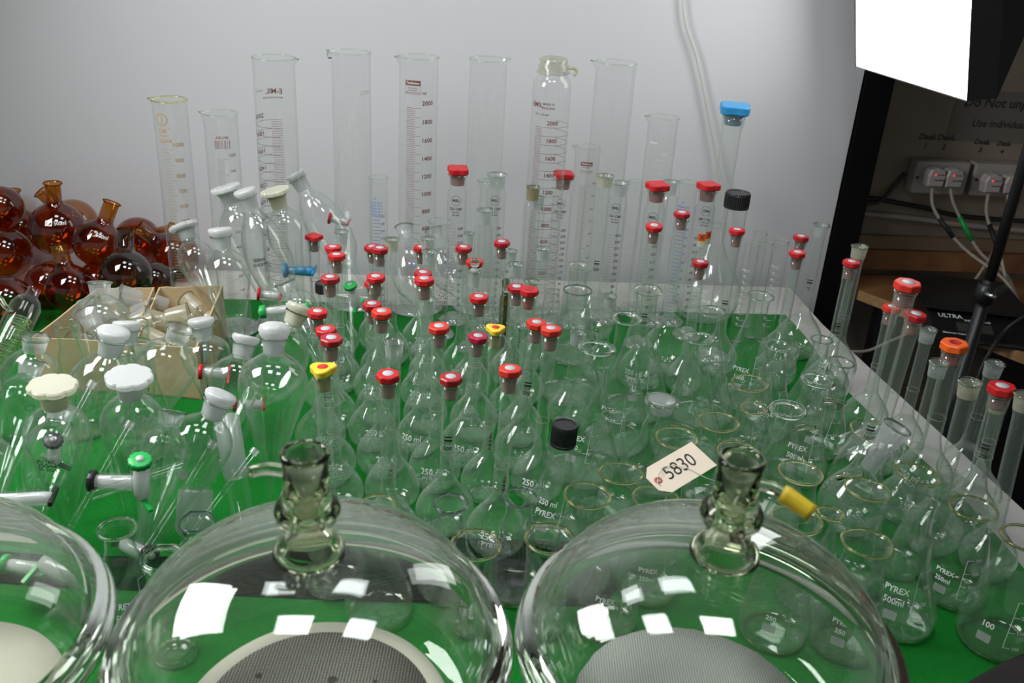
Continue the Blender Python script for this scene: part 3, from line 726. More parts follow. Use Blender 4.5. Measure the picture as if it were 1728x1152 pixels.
('GC',0.3526,1.9098,0.3280,0.000,0.000,0.0200,{'style': 'B'},'small cylinder with blue print behind the red stoppers'),
('GC',-0.0646,1.8294,0.3260,0.000,0.000,0.0200,{'style': 'N'},'small unprinted spouted cylinder beside a capless stopper cylinder'),
('GC',-0.1313,1.8447,0.3400,0.000,0.000,0.0205,{'style': 'M', 'cap': 'clover'},'stopper cylinder marked 250 with red star stopper before the dark red labelled cylinder'),
('GC',-0.0519,1.8690,0.3300,0.000,0.000,0.0205,{'style': 'M', 'cap': 'open'},'capless stopper cylinder marked 250 with clear mouth behind a spouted cylinder'),
('GC',0.0897,1.9402,0.3190,0.000,0.000,0.0205,{'style': 'M', 'cap': 'clover'},'stopper cylinder with red star stopper before the wrapped-neck cylinder'),
('GC',0.2061,1.9007,0.3200,0.000,0.000,0.0205,{'style': 'M', 'cap': 'open'},'capless stopper cylinder marked 250 beside the very tall flask'),
('GC',0.2678,1.7772,0.3500,0.000,0.000,0.0205,{'style': 'M', 'cap': 'clover'},'stopper cylinder with red star stopper behind a red hexagonal one'),
('GC',0.3132,1.8978,0.3300,0.000,0.000,0.0190,{'style': 'N', 'cap': 'open'},'clear capless cylinder hidden behind a red star stopper'),
('GC',0.3803,1.8394,0.3400,0.000,0.000,0.0205,{'style': 'MR', 'cap': 'clover'},'leaning stopper cylinder with red star stopper and reversed figures'),
('GC',0.0242,1.8430,0.3155,0.000,0.000,0.0175,{'style': 'F', 'cap': 'brown'},'stopper cylinder with brown stained ground mouth'),
('GC',0.0399,1.9488,0.2650,0.000,0.000,0.0145,{'style': 'F', 'cap': 'open'},'slim stopper cylinder with frosted mouth before the brown-mouthed one'),
('GC',-0.0701,1.7616,0.2850,0.000,0.000,0.0185,{'style': 'N', 'cap': 'open'},'plain tube with wide frosted flared mouth'),
('GC',-0.1581,1.7652,0.2550,0.000,0.000,0.0230,{'style': 'Q'},'flanged tube with speckled walls before the dark red labelled cylinder'),
('GC',-0.0956,1.7018,0.2550,0.000,0.000,0.0115,{'style': 'F', 'cap': 'open'},'thin tube with brown mark and frosted mouth'),
('GC',0.2444,1.9426,0.3150,0.000,0.000,0.0180,{'style': 'W2', 'cap': 'screw'},'threaded-neck cylinder with faint white print'),
('GC',0.4183,1.7378,0.3550,0.000,0.000,0.0235,{'style': 'N', 'cap': 'black'},'straight tube closed with a large ribbed black screw cap'),
('GC',0.5226,1.9134,0.2250,0.000,0.000,0.0165,{'style': 'N', 'cap': 'screw'},'clear threaded vial, rear of the four by the board edge'),
('GC',0.4865,1.8279,0.2250,0.000,0.000,0.0160,{'style': 'V', 'cap': 'screw'},'clear threaded vial with white scale 60 to 100'),
('GC',0.5230,1.8560,0.2217,0.000,0.000,0.0160,{'style': 'N', 'cap': 'screw'},'clear threaded vial, middle of the three vials in a row'),
('GC',0.5473,1.8323,0.2352,0.000,0.000,0.0170,{'style': 'V', 'cap': 'screw'},'clear threaded vial nearest the white board edge'),
('GC',0.0694,1.6005,0.1850,0.000,0.000,0.0160,{'style': 'N', 'cap': 'screw'},'threaded clear vial beside the dark-rimmed conical flask'),
('GC',-0.0199,1.7669,0.1350,0.000,0.000,0.0110,{'style': 'O', 'cap': 'glass'},'olive glass tube, rear one, with clear stopper'),
('GC',-0.0172,1.6795,0.1378,-0.001,-0.003,0.0110,{'style': 'O', 'cap': 'glass'},'olive glass tube, front one, with clear stopper'),
('GC',-0.0691,1.4301,0.2800,0.000,0.000,0.0115,{'style': 'N', 'cap': 'glass'},'clear tube with flat glass stopper handle before a red cap'),
('CF',0.1223,1.7042,0.1998,0.000,0.000,0.0550,{'rim': 0.024},'conical flask with flared clear mouth, rear one before the grey-scaled cylinder'),
('CF',0.1132,1.5374,0.2153,-0.005,0.000,0.0580,{'rim': 0.025, 'big': '400'},'large conical flask with dark rim behind the other flasks'),
('CF',0.2300,1.4905,0.2483,-0.010,-0.069,0.0620,{'rim': 0.024, 'mark': 'PYREX|1L'},'large long-necked conical flask below the flask marked 100'),
('CF',0.1864,1.3755,0.2438,-0.016,-0.068,0.0600,{'rim': 0.0225, 'mark': 'PYREX|1L'},'large conical flask with white graduation bracket and 1L lettering'),
('CF',0.1219,1.2707,0.2235,0.042,0.056,0.0620,{'rim': 0.027, 'mark': 'PYREX|800'},'large conical flask with bright thick rim and white 800 mark'),
('CF',0.4452,1.5635,0.2164,0.005,-0.013,0.0600,{'rim': 0.0235, 'mark': 'PYREX|1000'},'large conical flask before the clear threaded vials'),
('CF',0.3527,1.4828,0.2139,-0.043,-0.005,0.0600,{'rim': 0.023},'conical flask directly in front of the slim red-stoppered flask'),
('CF',0.3059,1.3463,0.2191,-0.024,0.029,0.0620,{'rim': 0.0245},'large conical flask with bubbled glass, right of the bracket-marked one'),
('CF',0.4614,1.4517,0.1735,-0.011,-0.048,0.0520,{'rim': 0.0215, 'mark': 'DURAN|1000'},'conical flask with small green-tinged rim and white maker mark'),
('CF',0.5542,1.4915,0.1683,-0.038,0.002,0.0480,{'rim': 0.018},'narrow conical flask near the cloth edge with short flared lip'),
('CF',0.5418,1.3906,0.1766,0.044,-0.034,0.0480,{'rim': 0.02, 'mark': '|400'},'flared-lip conical flask standing beside the white table strip'),
('CF',0.4787,1.3053,0.1811,0.046,-0.002,0.0520,{'rim': 0.0245, 'arm': 0, 'thick': 1, 'mark': 'PYREX|500ml'},'thick-rimmed filter flask with short side arm, the farther of two'),
('CF',0.4101,1.1790,0.1906,-0.018,0.005,0.0500,{'rim': 0.0245, 'arm': 20, 'thick': 1},'thick-rimmed filter flask with side arm beside smaller conical flask'),
('CF',0.2359,1.2551,0.1510,0.014,0.007,0.0520,{'rim': 0.0245, 'arm': -20, 'thick': 1, 'white': 1},'filter flask with rubbery white top and side arm above the paper tag'),
('CF',0.1563,1.1631,0.1680,-0.011,0.069,0.0500,{'rim': 0.0205, 'screw': 1},'threaded-neck conical flask beside the black screw cap flask'),
('CF',0.3857,1.2725,0.1396,0.000,0.000,0.0440,{'rim': 0.02, 'mark': 'PYREX|250'},'small conical flask with yellowish rim left of the filter flask'),
('CF',0.0739,1.1047,0.1808,0.039,0.025,0.0500,{'rim': 0.0175, 'cap': 'black', 'mark': '250 ml|PYREX'},'conical flask closed with a large ribbed black screw cap'),
('CF',0.4089,1.3712,0.1356,-0.068,-0.017,0.0430,{'rim': 0.0295, 'wide': 1, 'mark': 'PYREX'},'wide-mouth conical flask with yellow rim below the maker-marked narrow one'),
('CF',0.3216,1.2107,0.1471,-0.027,-0.004,0.0430,{'rim': 0.0295, 'wide': 1, 'mark': '500'},'wide-mouth conical flask with thin yellow rim between filter flask and small conical flask'),
('CF',0.2502,1.1602,0.1450,-0.020,-0.011,0.0430,{'rim': 0.0295, 'wide': 1, 'mark': '1L'},'wide-mouth conical flask with white 1L print directly behind the paper tag'),
('CF',0.3294,1.1241,0.1471,0.010,0.000,0.0430,{'rim': 0.0295, 'wide': 1, 'mark': 'PYREX'},'wide-mouth conical flask directly behind the bell jar knob with yellow sleeve'),
('CF',0.1631,1.0693,0.1319,-0.017,0.055,0.0430,{'rim': 0.0295, 'wide': 1, 'mark': ''},'wide-mouth conical flask with yellow rim in front of the threaded-neck flask'),
('CF',0.1093,0.9976,0.1450,0.000,0.000,0.0430,{'rim': 0.0295, 'wide': 1, 'mark': ''},'wide-mouth conical flask with bright yellow lip below the black-capped flask'),
('CF',0.2013,0.9912,0.1476,-0.021,0.046,0.0430,{'rim': 0.0295, 'wide': 1, 'mark': 'PYREX|250ml'},'wide-mouth conical flask supporting the paper tag on its rim'),
('CF',0.4069,1.0846,0.1450,0.016,-0.004,0.0430,{'rim': 0.0295, 'wide': 1, 'mark': 'PYREX|500ml'},'wide-mouth conical flask with yellow rim above the yellow hose sleeve'),
('CF',0.3544,0.9191,0.1818,0.000,0.000,0.0430,{'rim': 0.0295, 'wide': 1, 'mark': '250'},'wide-mouth conical flask with white 250 mark next to the yellow hose sleeve'),
('CF',0.4830,1.0425,0.1475,0.049,0.050,0.0430,{'rim': 0.0295, 'wide': 1, 'mark': ''},'wide-mouth conical flask with yellow rim below the plastic-wrapped neck'),
('CF',0.5654,1.2641,0.1231,0.011,-0.069,0.0430,{'rim': 0.0295, 'wide': 1, 'mark': ''},'wide-mouth conical flask with dark glints behind the plastic-wrapped neck'),
('CF',0.5626,1.0777,0.1541,0.051,0.047,0.0430,{'rim': 0.0295, 'wide': 1, 'mark': ''},'wide-mouth conical flask with faint yellow rim behind the threaded-neck one'),
('CF',0.6277,1.0199,0.1455,-0.044,0.021,0.0430,{'rim': 0.0295, 'wide': 1, 'mark': 'PYREX|250ml'},'wide-mouth conical flask with square white panel near the cloth edge'),
('CF',0.4420,0.9062,0.1608,-0.006,0.026,0.0430,{'rim': 0.0295, 'wide': 1, 'mark': 'PYREX|250'},'wide-mouth conical flask with tilted yellow rim beside the bell jar shoulder'),
('CF',0.5245,0.9582,0.1898,-0.014,0.028,0.0500,{'rim': 0.0225, 'screw': 1, 'mark': 'PYREX|500ml'},'threaded-neck conical flask with clear white panel, front of its group'),
('CF',0.4163,0.9883,0.1432,0.061,0.034,0.0420,{'rim': 0.0165, 'mark': 'PYREX|250'},'narrow-mouth conical flask between the yellow sleeve and a yellow rim'),
('CF',0.6457,0.9297,0.1644,-0.006,0.026,0.0480,{'rim': 0.0295, 'wide': 1, 'mark': '|100'},'wide-mouth conical flask cut off by the picture edge at the cloth corner'),
('CF',-0.0286,0.8977,0.1325,0.000,0.000,0.0360,{'rim': 0.0295, 'beaker': 1, 'mark': '|250'},'straight beaker with yellow rim standing on the black strip'),
('CF',0.0608,0.9049,0.1414,-0.006,0.010,0.0360,{'rim': 0.0295, 'beaker': 1, 'mark': 'Pyrex'},'straight beaker with yellow rim and scratched marks between the bell jars'),
('CF',0.0219,0.9749,0.1494,-0.001,0.012,0.0430,{'rim': 0.0215},'conical flask with dark rim and torn white base label'),
('CF',-0.1487,0.9144,0.1689,-0.005,0.004,0.0430,{'rim': 0.021},'conical flask with yellow rim behind the middle bell jar'),
('CF',-0.0649,0.9691,0.1392,0.000,0.000,0.0430,{'rim': 0.021},'conical flask with dark rim below the dark red front stopper'),
('CF',0.1414,0.9200,0.1548,0.000,0.000,0.0400,{'rim': 0.022, 'mark': 'PYREX|250'},'conical flask half hidden by the bell jar shoulder'),
('CF',-0.2166,0.9656,0.1254,0.001,0.016,0.0410,{'rim': 0.021},'conical flask mostly hidden behind the hose knob of the bell jar'),
('CF',-0.4456,0.8654,0.1487,0.000,0.000,0.0460,{'rim': 0.0215, 'mark': 'PYREX|250ml', 'bracket': '250'},'conical flask with white 250 bracket between the two bell jars'),
('CF',-0.3670,0.9050,0.1350,0.000,0.000,0.0360,{'rim': 0.02, 'beaker': 1},'small dark-rimmed beaker behind the middle bell jar shoulder'),
('CF',-0.3756,0.8208,0.1455,0.000,0.000,0.0360,{'rim': 0.022, 'beaker': 1},'small thick-rimmed beaker beside the bracket-marked conical flask'),
('VF',0.4365,1.9624,0.4800,0.000,0.000,0.0780,{'cap': 'clover', 's': 1.9, 'col': 'blue', 'nr': 0.021},'very large flask with sky-blue star stopper towering behind the black-capped tube'),
('CF',-0.6998,1.3011,0.2000,0.000,0.000,0.0360,{'rim': 0.021, 'screw': 1},'threaded-neck bottle in front of the cardboard boxes, nearer the coil condenser'),
('CF',-0.5979,1.3212,0.2000,0.000,0.000,0.0360,{'rim': 0.021, 'screw': 1},'threaded-neck bottle in front of the seam between the cardboard boxes'),
('CF',-0.5774,1.2490,0.1916,0.000,0.000,0.0380,{'rim': 0.03, 'thick': 1},'wide-flanged conical flask in front of the cardboard boxes'),
]
for kd, x, y, H, lx, ly, R, o, label in ITEMS:
    {'VF': vol_flask, 'CF': con_flask, 'GC': cylinder}[kd](x, y, H, lx, ly, R, o, label)
# ------------------------------------------------------------------ amber round-bottom flasks
def amber(x, y, z, R, n, label, m=None, txt=False, L=.046):
    m = m or AMB
    zax = Vector(n).normalized(); q = zax.to_track_quat('Z', 'Y').to_matrix().to_4x4()
    t = thing('round_bottom_flask', label, 'flask', mw=Matrix.Translation((x, y, z)) @ q, group='amber round-bottom flasks heaped by the white board')
    nr = .0155; z0 = math.sqrt(R*R-nr*nr)
    prof = [(0, -R)]+[(R*math.sin(PI*i/30), -R*math.cos(PI*i/30)) for i in range(1, 28) if R*math.sin(PI*i/30) > nr*1.35 or i < 15]
    prof += [(nr*1.15, z0+.001), (nr, z0+.008)]
    link('glass_body', lathe(prof, 44), m, t)
    link('neck', lathe([(nr, z0+.008), (nr, z0+L*.35), (nr*1.02, z0+L-.003), (nr*1.20, z0+L)], 32), AMB3 if m is AMB else m, t)
    link('rim', ringmesh(nr*1.16, .0014, z0+L, 32, 6), real_amber, t)
    if txt:
        # white print on the shoulder turned to the room
        loc = t.matrix_world.inverted() @ Vector((0, 0, CAM_H)); a = math.atan2(loc.y, loc.x)
        k = Marks(lambda zz: math.sqrt(max(R*R-zz*zz, 1e-6)))
        k.text('500ml', a+.12, R*.52, .010); k.build('white_lettering', WHITE, t)
        p = Marks(lambda zz: math.sqrt(max(R*R-zz*zz, 1e-6))); p.put([(-.007, -.005), (.007, -.005), (.007, .005), (-.007, .005)], [(0, 1, 2, 3)], a-.32, R*.52); p.build('writing_panel', PANELW, t)
real_amber = real_glass('amber_rim_glass', (.75, .40, .08))
amber(-1.002, 1.889, .142, .059, (.06, -.02, 1), 'amber round-bottom flask crowning the heap, neck upright, white 500ml print', txt=True)
amber(-1.165, 2.019, .087, .051, (.03, 0, 1), 'amber flask behind the crowning one, its upright neck showing beside it')
amber(-1.141, 1.93, .169, .047, (-.7, .3, .5), 'amber flask at the outer top of the heap cut by the picture edge')
amber(-1.019, 1.998, .122, .052, (-.8, .1, .75), 'pale orange flask leaning its neck behind the crowning amber flask', m=AMB3)
amber(-.887, 1.822, .140, .049, (.35, .25, .9), 'amber round-bottom flask with white print, resting against the crowning one', txt=True)
amber(-.895, 2.041, .073, .053, (.95, -.1, .35), 'amber flask lying with its neck pointing along the board')
amber(-.795, 1.997, .057, .056, (-.72, -.15, .7), 'amber flask lying with its neck tilted toward the heap')
amber(-.806, 1.761, .096, .053, (-.1, .5, .8), 'smoky brown round flask just above the cardboard boxes', m=AMB2)
amber(-.915, 1.74, .067, .050, (-.25, .25, .9), 'dark amber flask under the crowning one, short neck upright')
amber(-1.121, 1.877, .082, .057, (-.5, .6, .3), 'large amber flask at the picture edge, middle tier of the heap')
amber(-1.015, 1.674, .055, .055, (-.3, .6, -.2), 'lowest amber flask at the picture edge behind the coil condenser')
amber(-.900, 1.836, .046, .046, (.2, .8, .2), 'small amber flask buried beneath the printed one', L=.03)
amber(-.993, 1.796, .050, .045, (-.3, .8, .1), 'small amber flask buried under the crowning flask', L=.03)
amber(-.790, 1.865, .044, .042, (.7, .2, .25), 'small brown flask at the foot of the heap beside the clear globe funnel', m=AMB2, L=.03)
# ------------------------------------------------------------------ separating funnels
def axis_matrix(b, tp, roll=0):
    b = Vector(b); z = (Vector(tp)-b).normalized(); q = z.to_track_quat('Z', 'Y').to_matrix().to_4x4()
    return Matrix.Translation(b) @ q @ Matrix.Rotation(roll, 4, 'Z')
PROF = {'pear': [(.0052, 0), (.0052, .07), (.0054, .13), (.010, .20), ('D', .20, .32), ('D', .345, .50), ('D', .47, .64), ('D', .5, .71), ('D', .47, .775), ('D', .37, .83), ('D', .24, .865), (.0150, .885)],
        'globe': [(.0052, 0), (.0052, .25), (.008, .30), ('D', .22, .37), ('D', .40, .44), ('D', .495, .56), ('D', .5, .62), ('D', .46, .72), ('D', .33, .81), (.018, .855), (.0150, .885)]}
def funnel(b, tp, D, cap, label, kind='pear', key=None, txt=None, creamy=False, dot=False, sf=.30):
    b, tp = Vector(b), Vector(tp); L = (tp-b).length
    t = thing('separating_funnel', label, 'funnel', mw=axis_matrix(b, tp, random.uniform(0, 3)), group='separating funnels heaped on the table')
    pr = []
    for q in PROF[kind]:
        if q[0] == 'D': pr.append((max(q[1]*D, .006), q[2]*L))
        else: pr.append((q[0], q[1]*L))
    pr = smoothprof(pr, 4)
    link('glass_body', lathe(walled(pr, .0015), 44), G, t)
    nz = .885*L; nl = L*.965-nz; nr = .0150
    link('ground_neck', lathe([(nr*.98, nz), (nr*1.0, nz+nl*.2), (nr*1.14, nz+nl-.003), (nr*1.30, nz+nl)], 32), (WPC if creamy else FRO), t)
    link('rim', ringmesh(nr*1.24, .0016, nz+nl, 32, 6), RIM, t)
    zt = nz+nl+.001
    pm = WPC if creamy else WPL
    if cap == 'scallop':
        s = 1.05
        o = link('stopper', cached(('sc', s), lambda: prism(outline('scallop', s), 0, .0085, bev=.0018)), pm, t, (0, 0, zt+.003))
        link('plug', lathe([(0, -.026), (nr*.80, -.026), (nr*.98, -.001), (nr*1.1, .001)], 24), pm, o)
    elif cap == 'round':
        o = link('stopper', lathe([(nr*.78, -.024), (nr*1.02, -.001), (nr*1.12, .001), (nr*1.34, .005), (nr*1.40, .010), (nr*1.28, .0125), (nr*.6, .0130), (0, .0130)], 32), pm, t, (0, 0, zt))
    elif cap == 'ball':
        o = link('stopper', lathe([(0, -.028), (nr*.78, -.026), (nr*1.0, -.002), (nr*1.35, .004), (nr*1.5, .011), (nr*1.35, .018), (nr*.8, .022), (0, .023)], 32), pm, t, (0, 0, zt))
    if key:
        stopcock_on(t, L*.115, key)
    rf = radf(pr)
    loc = t.matrix_world.inverted() @ Vector((0, 0, CAM_H)); a = math.atan2(loc.y, loc.x)
    if txt:
        k = Marks(rf)
        for i, q in enumerate(txt): k.text(q, a-.45, L*(.66-.028*i), .0095 if i == 1 else .007)
        k.build('black_lettering', BLK, t)
    if dot:
        n = 24; k = Marks(rf); R1 = .0062 if dot == 'w' else .0060
        if dot == 'w': k.put([(R1*math.cos(2*PI*i/n), R1*math.sin(2*PI*i/n)) for i in range(n)], [tuple(range(n))], a-.1, L*.58); k.build('frosted_spot', PANELW, t)
        else:
            k.put([(R1*math.cos(2*PI*i/n), R1*math.sin(2*PI*i/n)) for i in range(n)]+[(.0052*math.cos(2*PI*i/n), .0052*math.sin(2*PI*i/n)) for i in range(n)], [(i, (i+1) % n, n+(i+1) % n, n+i) for i in range(n)], a+.1, L*.58); k.build('blue_ring_mark', BLUP, t)
    return t
def handle_blade(parent, m, z):
    link('key_handle', prism([(-.002, -.003), (.002, -.003), (.0026, .004), (.0012, .024), (-.0012, .024), (-.0026, .004)], -.0018, .0018, bev=.0006), m, parent, (0, 0, z), (0, 0, .3))
def stopcock_on(t, z, colr):
    m = {'green': GREEN, 'black': BLACK, 'red': RED, 'blue': BLUE}[colr]
    b = link('stopcock_barrel', lathe([(.0072, -.020), (.0084, -.018), (.0086, .016), (.0072, .020)], 20), G, t, (0, 0, z), (PI/2, 0, .4))
    k = link('stopcock_key', lathe([(0, -.026), (.0058, -.026), (.0064, -.02), (.0056, .024), (0, .026)], 20), WPL, b)
    link('locking_nut', lathe([(0, -.034), (.0062, -.034), (.0086, -.032), (.0088, -.026), (.005, -.024)], 24, fn=lambda an, zz: 1+.05*math.cos(10*an)), m, k)
    link('key_handle', prism([(-.002, -.003), (.002, -.003), (.0026, .004), (.0012, .026), (-.0012, .026), (-.0026, .004)], .022, .026, bev=.0006), m, k)
fun = [
 ((-.575,.985,.012), (-.560,.985,.262), .080, 'scallop', 'pear funnel with cream scalloped stopper and black 250ml print', dict(creamy=True, txt=('JAYTEC', '250ml', 'BS 2021'))),
 ((-.500,1.035,.014), (-.480,1.020,.262), .080, 'scallop', 'pear funnel with white scalloped stopper, front one beside the green-topped stopcock', {}),
 ((-.600,1.060,.012), (-.530,1.100,.285), .088, 'round', 'pear funnel with round white stopper rising between the two scalloped ones', {}),
 ((-.720,1.130,.012), (-.668,1.158,.250), .078, None, 'stopperless pear funnel with blue ring mark near the coil condenser', dict(dot='b')),
 ((-.665,1.300,.012), (-.672,1.372,.250), .090, None, 'stopperless pear funnel with clear frosted neck before the cardboard boxes', {}),
 ((-.580,1.165,.012), (-.478,1.205,.256), .088, None, 'tilted stopperless funnel with scrawled black writing and frosted spot', dict(txt=('', 'MO 1'), dot='w')),
 ((-.465,.970,.012), (-.375,1.045,.228), .084, 'round', 'strongly tilted funnel with round stopper beside the thick frosted tubes', dict(dot='w')),
 ((-.338,1.105,.010), (-.338,1.180,.262), .098, 'ball', 'large upright pear funnel with ball stopper, tallest clear body of the heap', {}),
 ((-.430,1.255,.012), (-.345,1.355,.225), .100, 'round', 'globe funnel with cream stopper and blue ring behind the upright one', dict(kind='globe', creamy=True, dot='b')),
 ((-.490,1.490,.012), (-.526,1.538,.284), .082, 'round', 'pear funnel with round white stopper above the second cardboard box', {}),
 ((-.410,1.625,.012), (-.508,1.635,.330), .086, 'round', 'globe funnel with 500ml print and green-ended white stopcock', dict(kind='globe', txt=('', '500ml', 'QUICKFIT'))),
 ((-.470,1.690,.012), (-.565,1.700,.315), .080, 'scallop', 'funnel with scalloped stopper leaning behind the 500ml globe funnel', {}),
 ((-.395,1.700,.012), (-.470,1.700,.315), .080, 'scallop', 'funnel with cream scalloped stopper directly behind the 500ml globe funnel', dict(creamy=True)),
 ((-.290,1.815,.030), (-.465,1.835,.312), .085, 'round', 'tilted far funnel with white stopper and red key showing through', dict(kind='globe')),
 ((-.560,1.640,.012), (-.660,1.720,.225), .072, 'scallop', 'small funnel with scalloped stopper leaning toward the amber heap', {}),
 ((-.775,1.040,.012), (-.720,1.100,.262), .086, 'scallop', 'funnel with scalloped stopper cut by the picture edge', {}),
 ((-.440,1.160,.012), (-.408,1.268,.205), .080, 'round', 'low funnel with frosted stopper and red stopcock key inside the heap', {}),
 ((-.650,.940,.012), (-.665,.985,.210), .076, None, 'stopperless funnel with frosted neck low at the picture edge', {}),
 ((-.180,1.700,.012), (-.245,1.860,.215), .090, None, 'clear globe funnel lying back against the unprinted tall cylinder', dict(kind='globe', dot='b')),
 ((-.090,1.790,.012), (-.190,1.920,.190), .085, None, 'clear globe funnel lying before the foot of the labelled tall cylinder', dict(kind='globe', dot='b')),
]
fun += [
 ((-.615,.925,.012), (-.600,1.075,.190), .066, None, 'slim stopperless cone funnel standing low behind the outer bell jar', {}),
 ((-.470,.940,.012), (-.455,1.085,.185), .066, None, 'slim funnel cone between the green-capped stopcock and bracket-marked flask', {}),
 ((-.700,1.000,.012), (-.690,1.180,.200), .074, None, 'clear funnel cone behind the cut-off scalloped one', {}),
 ((-.585,1.200,.012), (-.590,1.270,.215), .076, 'round', 'clear funnel with milky round stopper just before the box wall', {}),
 ((-.480,1.310,.012), (-.505,1.350,.190), .080, 'round', 'clear funnel with milky stopper beside the labelled box end', {}),
 ((-.330,1.500,.012), (-.425,1.560,.190), .080, None, 'clear funnel lying back behind the white green-ended stopcock', dict(dot='b')),
]
for b, tp, D, cap, lab, k in fun: funnel(b, tp, D, cap, lab, **k)
# ------------------------------------------------------------------ loose stopcocks among the funnels
def stopcock(px, d1, d2, nut, handle, label, L=.05, big=1.0, white=True):
    """px: centre; d1: direction of the barrel; d2: direction of the glass arms"""
    z = Vector(d1).normalized(); x = Vector(d2); x = (x-z*x.dot(z)).normalized(); y = z.cross(x)
    M = Matrix(((x[0], y[0], z[0], px[0]), (x[1], y[1], z[1], px[1]), (x[2], y[2], z[2], px[2]), (0, 0, 0, 1)))
    t = thing('stopcock', label, 'stopcock', mw=M, group='loose stopcocks among the funnels')
    s = big
    link('barrel', lathe([(.0088*s, -L*.42), (.0098*s, -L*.38), (.0098*s, L*.36), (.0088*s, L*.40)], 24), G, t)
    k = link('key', lathe([(0, -L*.55), (.0072*s, -L*.54), (.0080*s, -L*.4), (.0070*s, L*.48), (0, L*.5)], 24), WPL if white else {'blue': BLUE, 'red': RED}[nut], t)
    nm = {'green': GREEN, 'black': BLACK, 'red': RED, 'blue': BLUE}[nut]
    hm = {'green': GREEN, 'black': BLACK, 'red': RED, 'blue': BLUE}[handle]
    n = link('locking_nut', lathe([(.003, L*.62), (.0105*s, L*.62), (.0118*s, L*.60), (.0118*s, L*.48), (.008, L*.46)], 30, fn=lambda an, zz: 1+.06*math.cos(12*an)), nm, t)
    link('nut_centre', lathe([(.0042*s, L*.60), (.0042*s, L*.65), (0, L*.65)], 16), WPL, n)
    link('key_handle', prism([(-.003, -.016*s), (.003, -.016*s), (.0042, 0), (.0026, .024*s), (-.0026, .024*s), (-.0042, 0)], -L*.60, -L*.52, bev=.001), hm, t)
    link('glass_arm', tube([(.006, 0, 0), (.05*s, 0, 0)], .0052*s, 14, cap=False), G, t)
    link('glass_arm', tube([(-.006, 0, 0), (-.045*s, 0, 0)], .0052*s, 14, cap=False), G, t)
stopcock((-.576,.905,.150), (-1,-.25,.05), (.1,.1,1), 'black', 'black', 'white stopcock with long black handle jutting over the outer bell jar', L=.06)
stopcock((-.440,.930,.172), (.15,-.2,1), (-.75,-.5,-.5), 'green', 'green', 'stopcock with bright green cap standing up between the scalloped funnels', L=.055, big=1.15)
stopcock((-.477,.945,.155), (-1,-.1,.05), (.5,-.2,.9), 'black', 'black', 'white stopcock with black nut crossing behind the green-capped one', L=.055, big=1.1)
stopcock((-.519,.875,.066), (1,-.35,-.15), (-.2,-.3,1), 'green', 'green', 'large white stopcock with green nut at the outer bell jar rim', L=.07, big=1.35)
stopcock((-.578,.890,.060), (-1,.1,.02), (.1,.1,1), 'green', 'green', 'stopcock with thin green handle beside the large green-nut one', L=.05)
stopcock((-.461,.935,.060), (.8,-.5,.15), (-.5,-.3,-.9), 'black', 'black', 'stopcock with dark ribbed knob seen through the bracket-marked conical flask', L=.05, big=1.1)
stopcock((-.409,1.50,.156), (-1,-.15,-.12), (.25,.1,-1), 'green', 'green', 'white stopcock with green ends hanging beneath the 500ml globe funnel', L=.07)
stopcock((-.599,1.03,.138), (.3,-.4,1), (-.3,.2,-.9), 'black', 'black', 'small stopcock with black key inside the front scalloped funnel group', L=.045)
stopcock((-.472,1.30,.127), (-1,-.2,.1), (.3,.4,-1), 'red', 'red', 'stopcock with red key seen through the low funnel', L=.04)
stopcock((-.408,1.26,.095), (-1,-.3,.15), (.1,.1,1), 'red', 'red', 'stopcock with red key behind the large upright funnel', L=.04)
stopcock((-.446,1.54,.165), (-1,-.2,.15), (.3,.1,1), 'red', 'red', 'stopcock with short red key above the white green-ended one', L=.035)
stopcock((-.427,1.69,.157), (-1,-.05,0), (.2,0,1), 'blue', 'blue', 'ribbed blue stopcock lying behind the red four-lobed stopper', L=.05, big=1.2, white=False)
stopcock((-.373,1.82,.223), (-1,0,.2), (.2,0,1), 'red', 'red', 'red stopcock key beside the tilted far funnel', L=.035)
stopcock((-.288,1.52,.181), (-.2,-.3,1), (.4,.2,-.9), 'green', 'green', 'glass-barrel stopcock with round green nut among red stoppers', L=.045)
# ------------------------------------------------------------------ thick frosted tubes, condenser, drying tubes
def joint_tube(b, tp, r, label, fr0=.0, fr1=.3, name='joint_tube'):
    L = (Vector(tp)-Vector(b)).length
    t = thing(name, label, 'tube', mw=axis_matrix(b, tp), group='frosted joint tubes' if name == 'joint_tube' else None)
    link('glass_body', lathe([(0, 0), (r*.5, .001), (r*.62, .01), (r, .022), (r, L-.03), (r*.8, L-.015), (r*.55, L)], 32), G, t)
    if fr1: link('ground_cone', lathe([(r*.86, L*fr0+.004), (r*1.07, L*fr0+.012), (r*1.10, L*fr1), (r*.95, L*fr1+.004)], 32), FRO, t)
    return t
joint_tube((-.418,1.0,.014), (-.418,1.075,.150), .021, 'thick glass tube with broad frosted lower cone behind the dark-rimmed beaker', .10, .50)
joint_tube((-.348,1.020,.020), (-.400,1.130,.155), .016, 'thick glass tube with ground upper cone leaning beside the upright funnel', .45, .95)
joint_tube((-.292,1.03,.012), (-.290,1.045,.085), .012, 'short frosted adapter standing behind the hose knob of the middle bell jar', .25, .98)
cb, ctp = (-.835,1.200,.050), (-.800,1.390,.200)
t = thing('coil_condenser', 'coil condenser with spiral tube and small side arm leaning at the picture edge', 'condenser', mw=axis_matrix(cb, ctp))
Lc = (Vector(ctp)-Vector(cb)).length
link('glass_jacket', lathe([(.008, -.02), (.010, -.005), (.024, .006), (.024, Lc-.02), (.018, Lc-.006), (.010, Lc), (.010, Lc+.015)], 36), G, t)
link('inner_coil', tube([(.0165*math.cos(i*.42), .0165*math.sin(i*.42), .012+(Lc-.05)*i/300) for i in range(301)], .0032, 8), THICK, t)
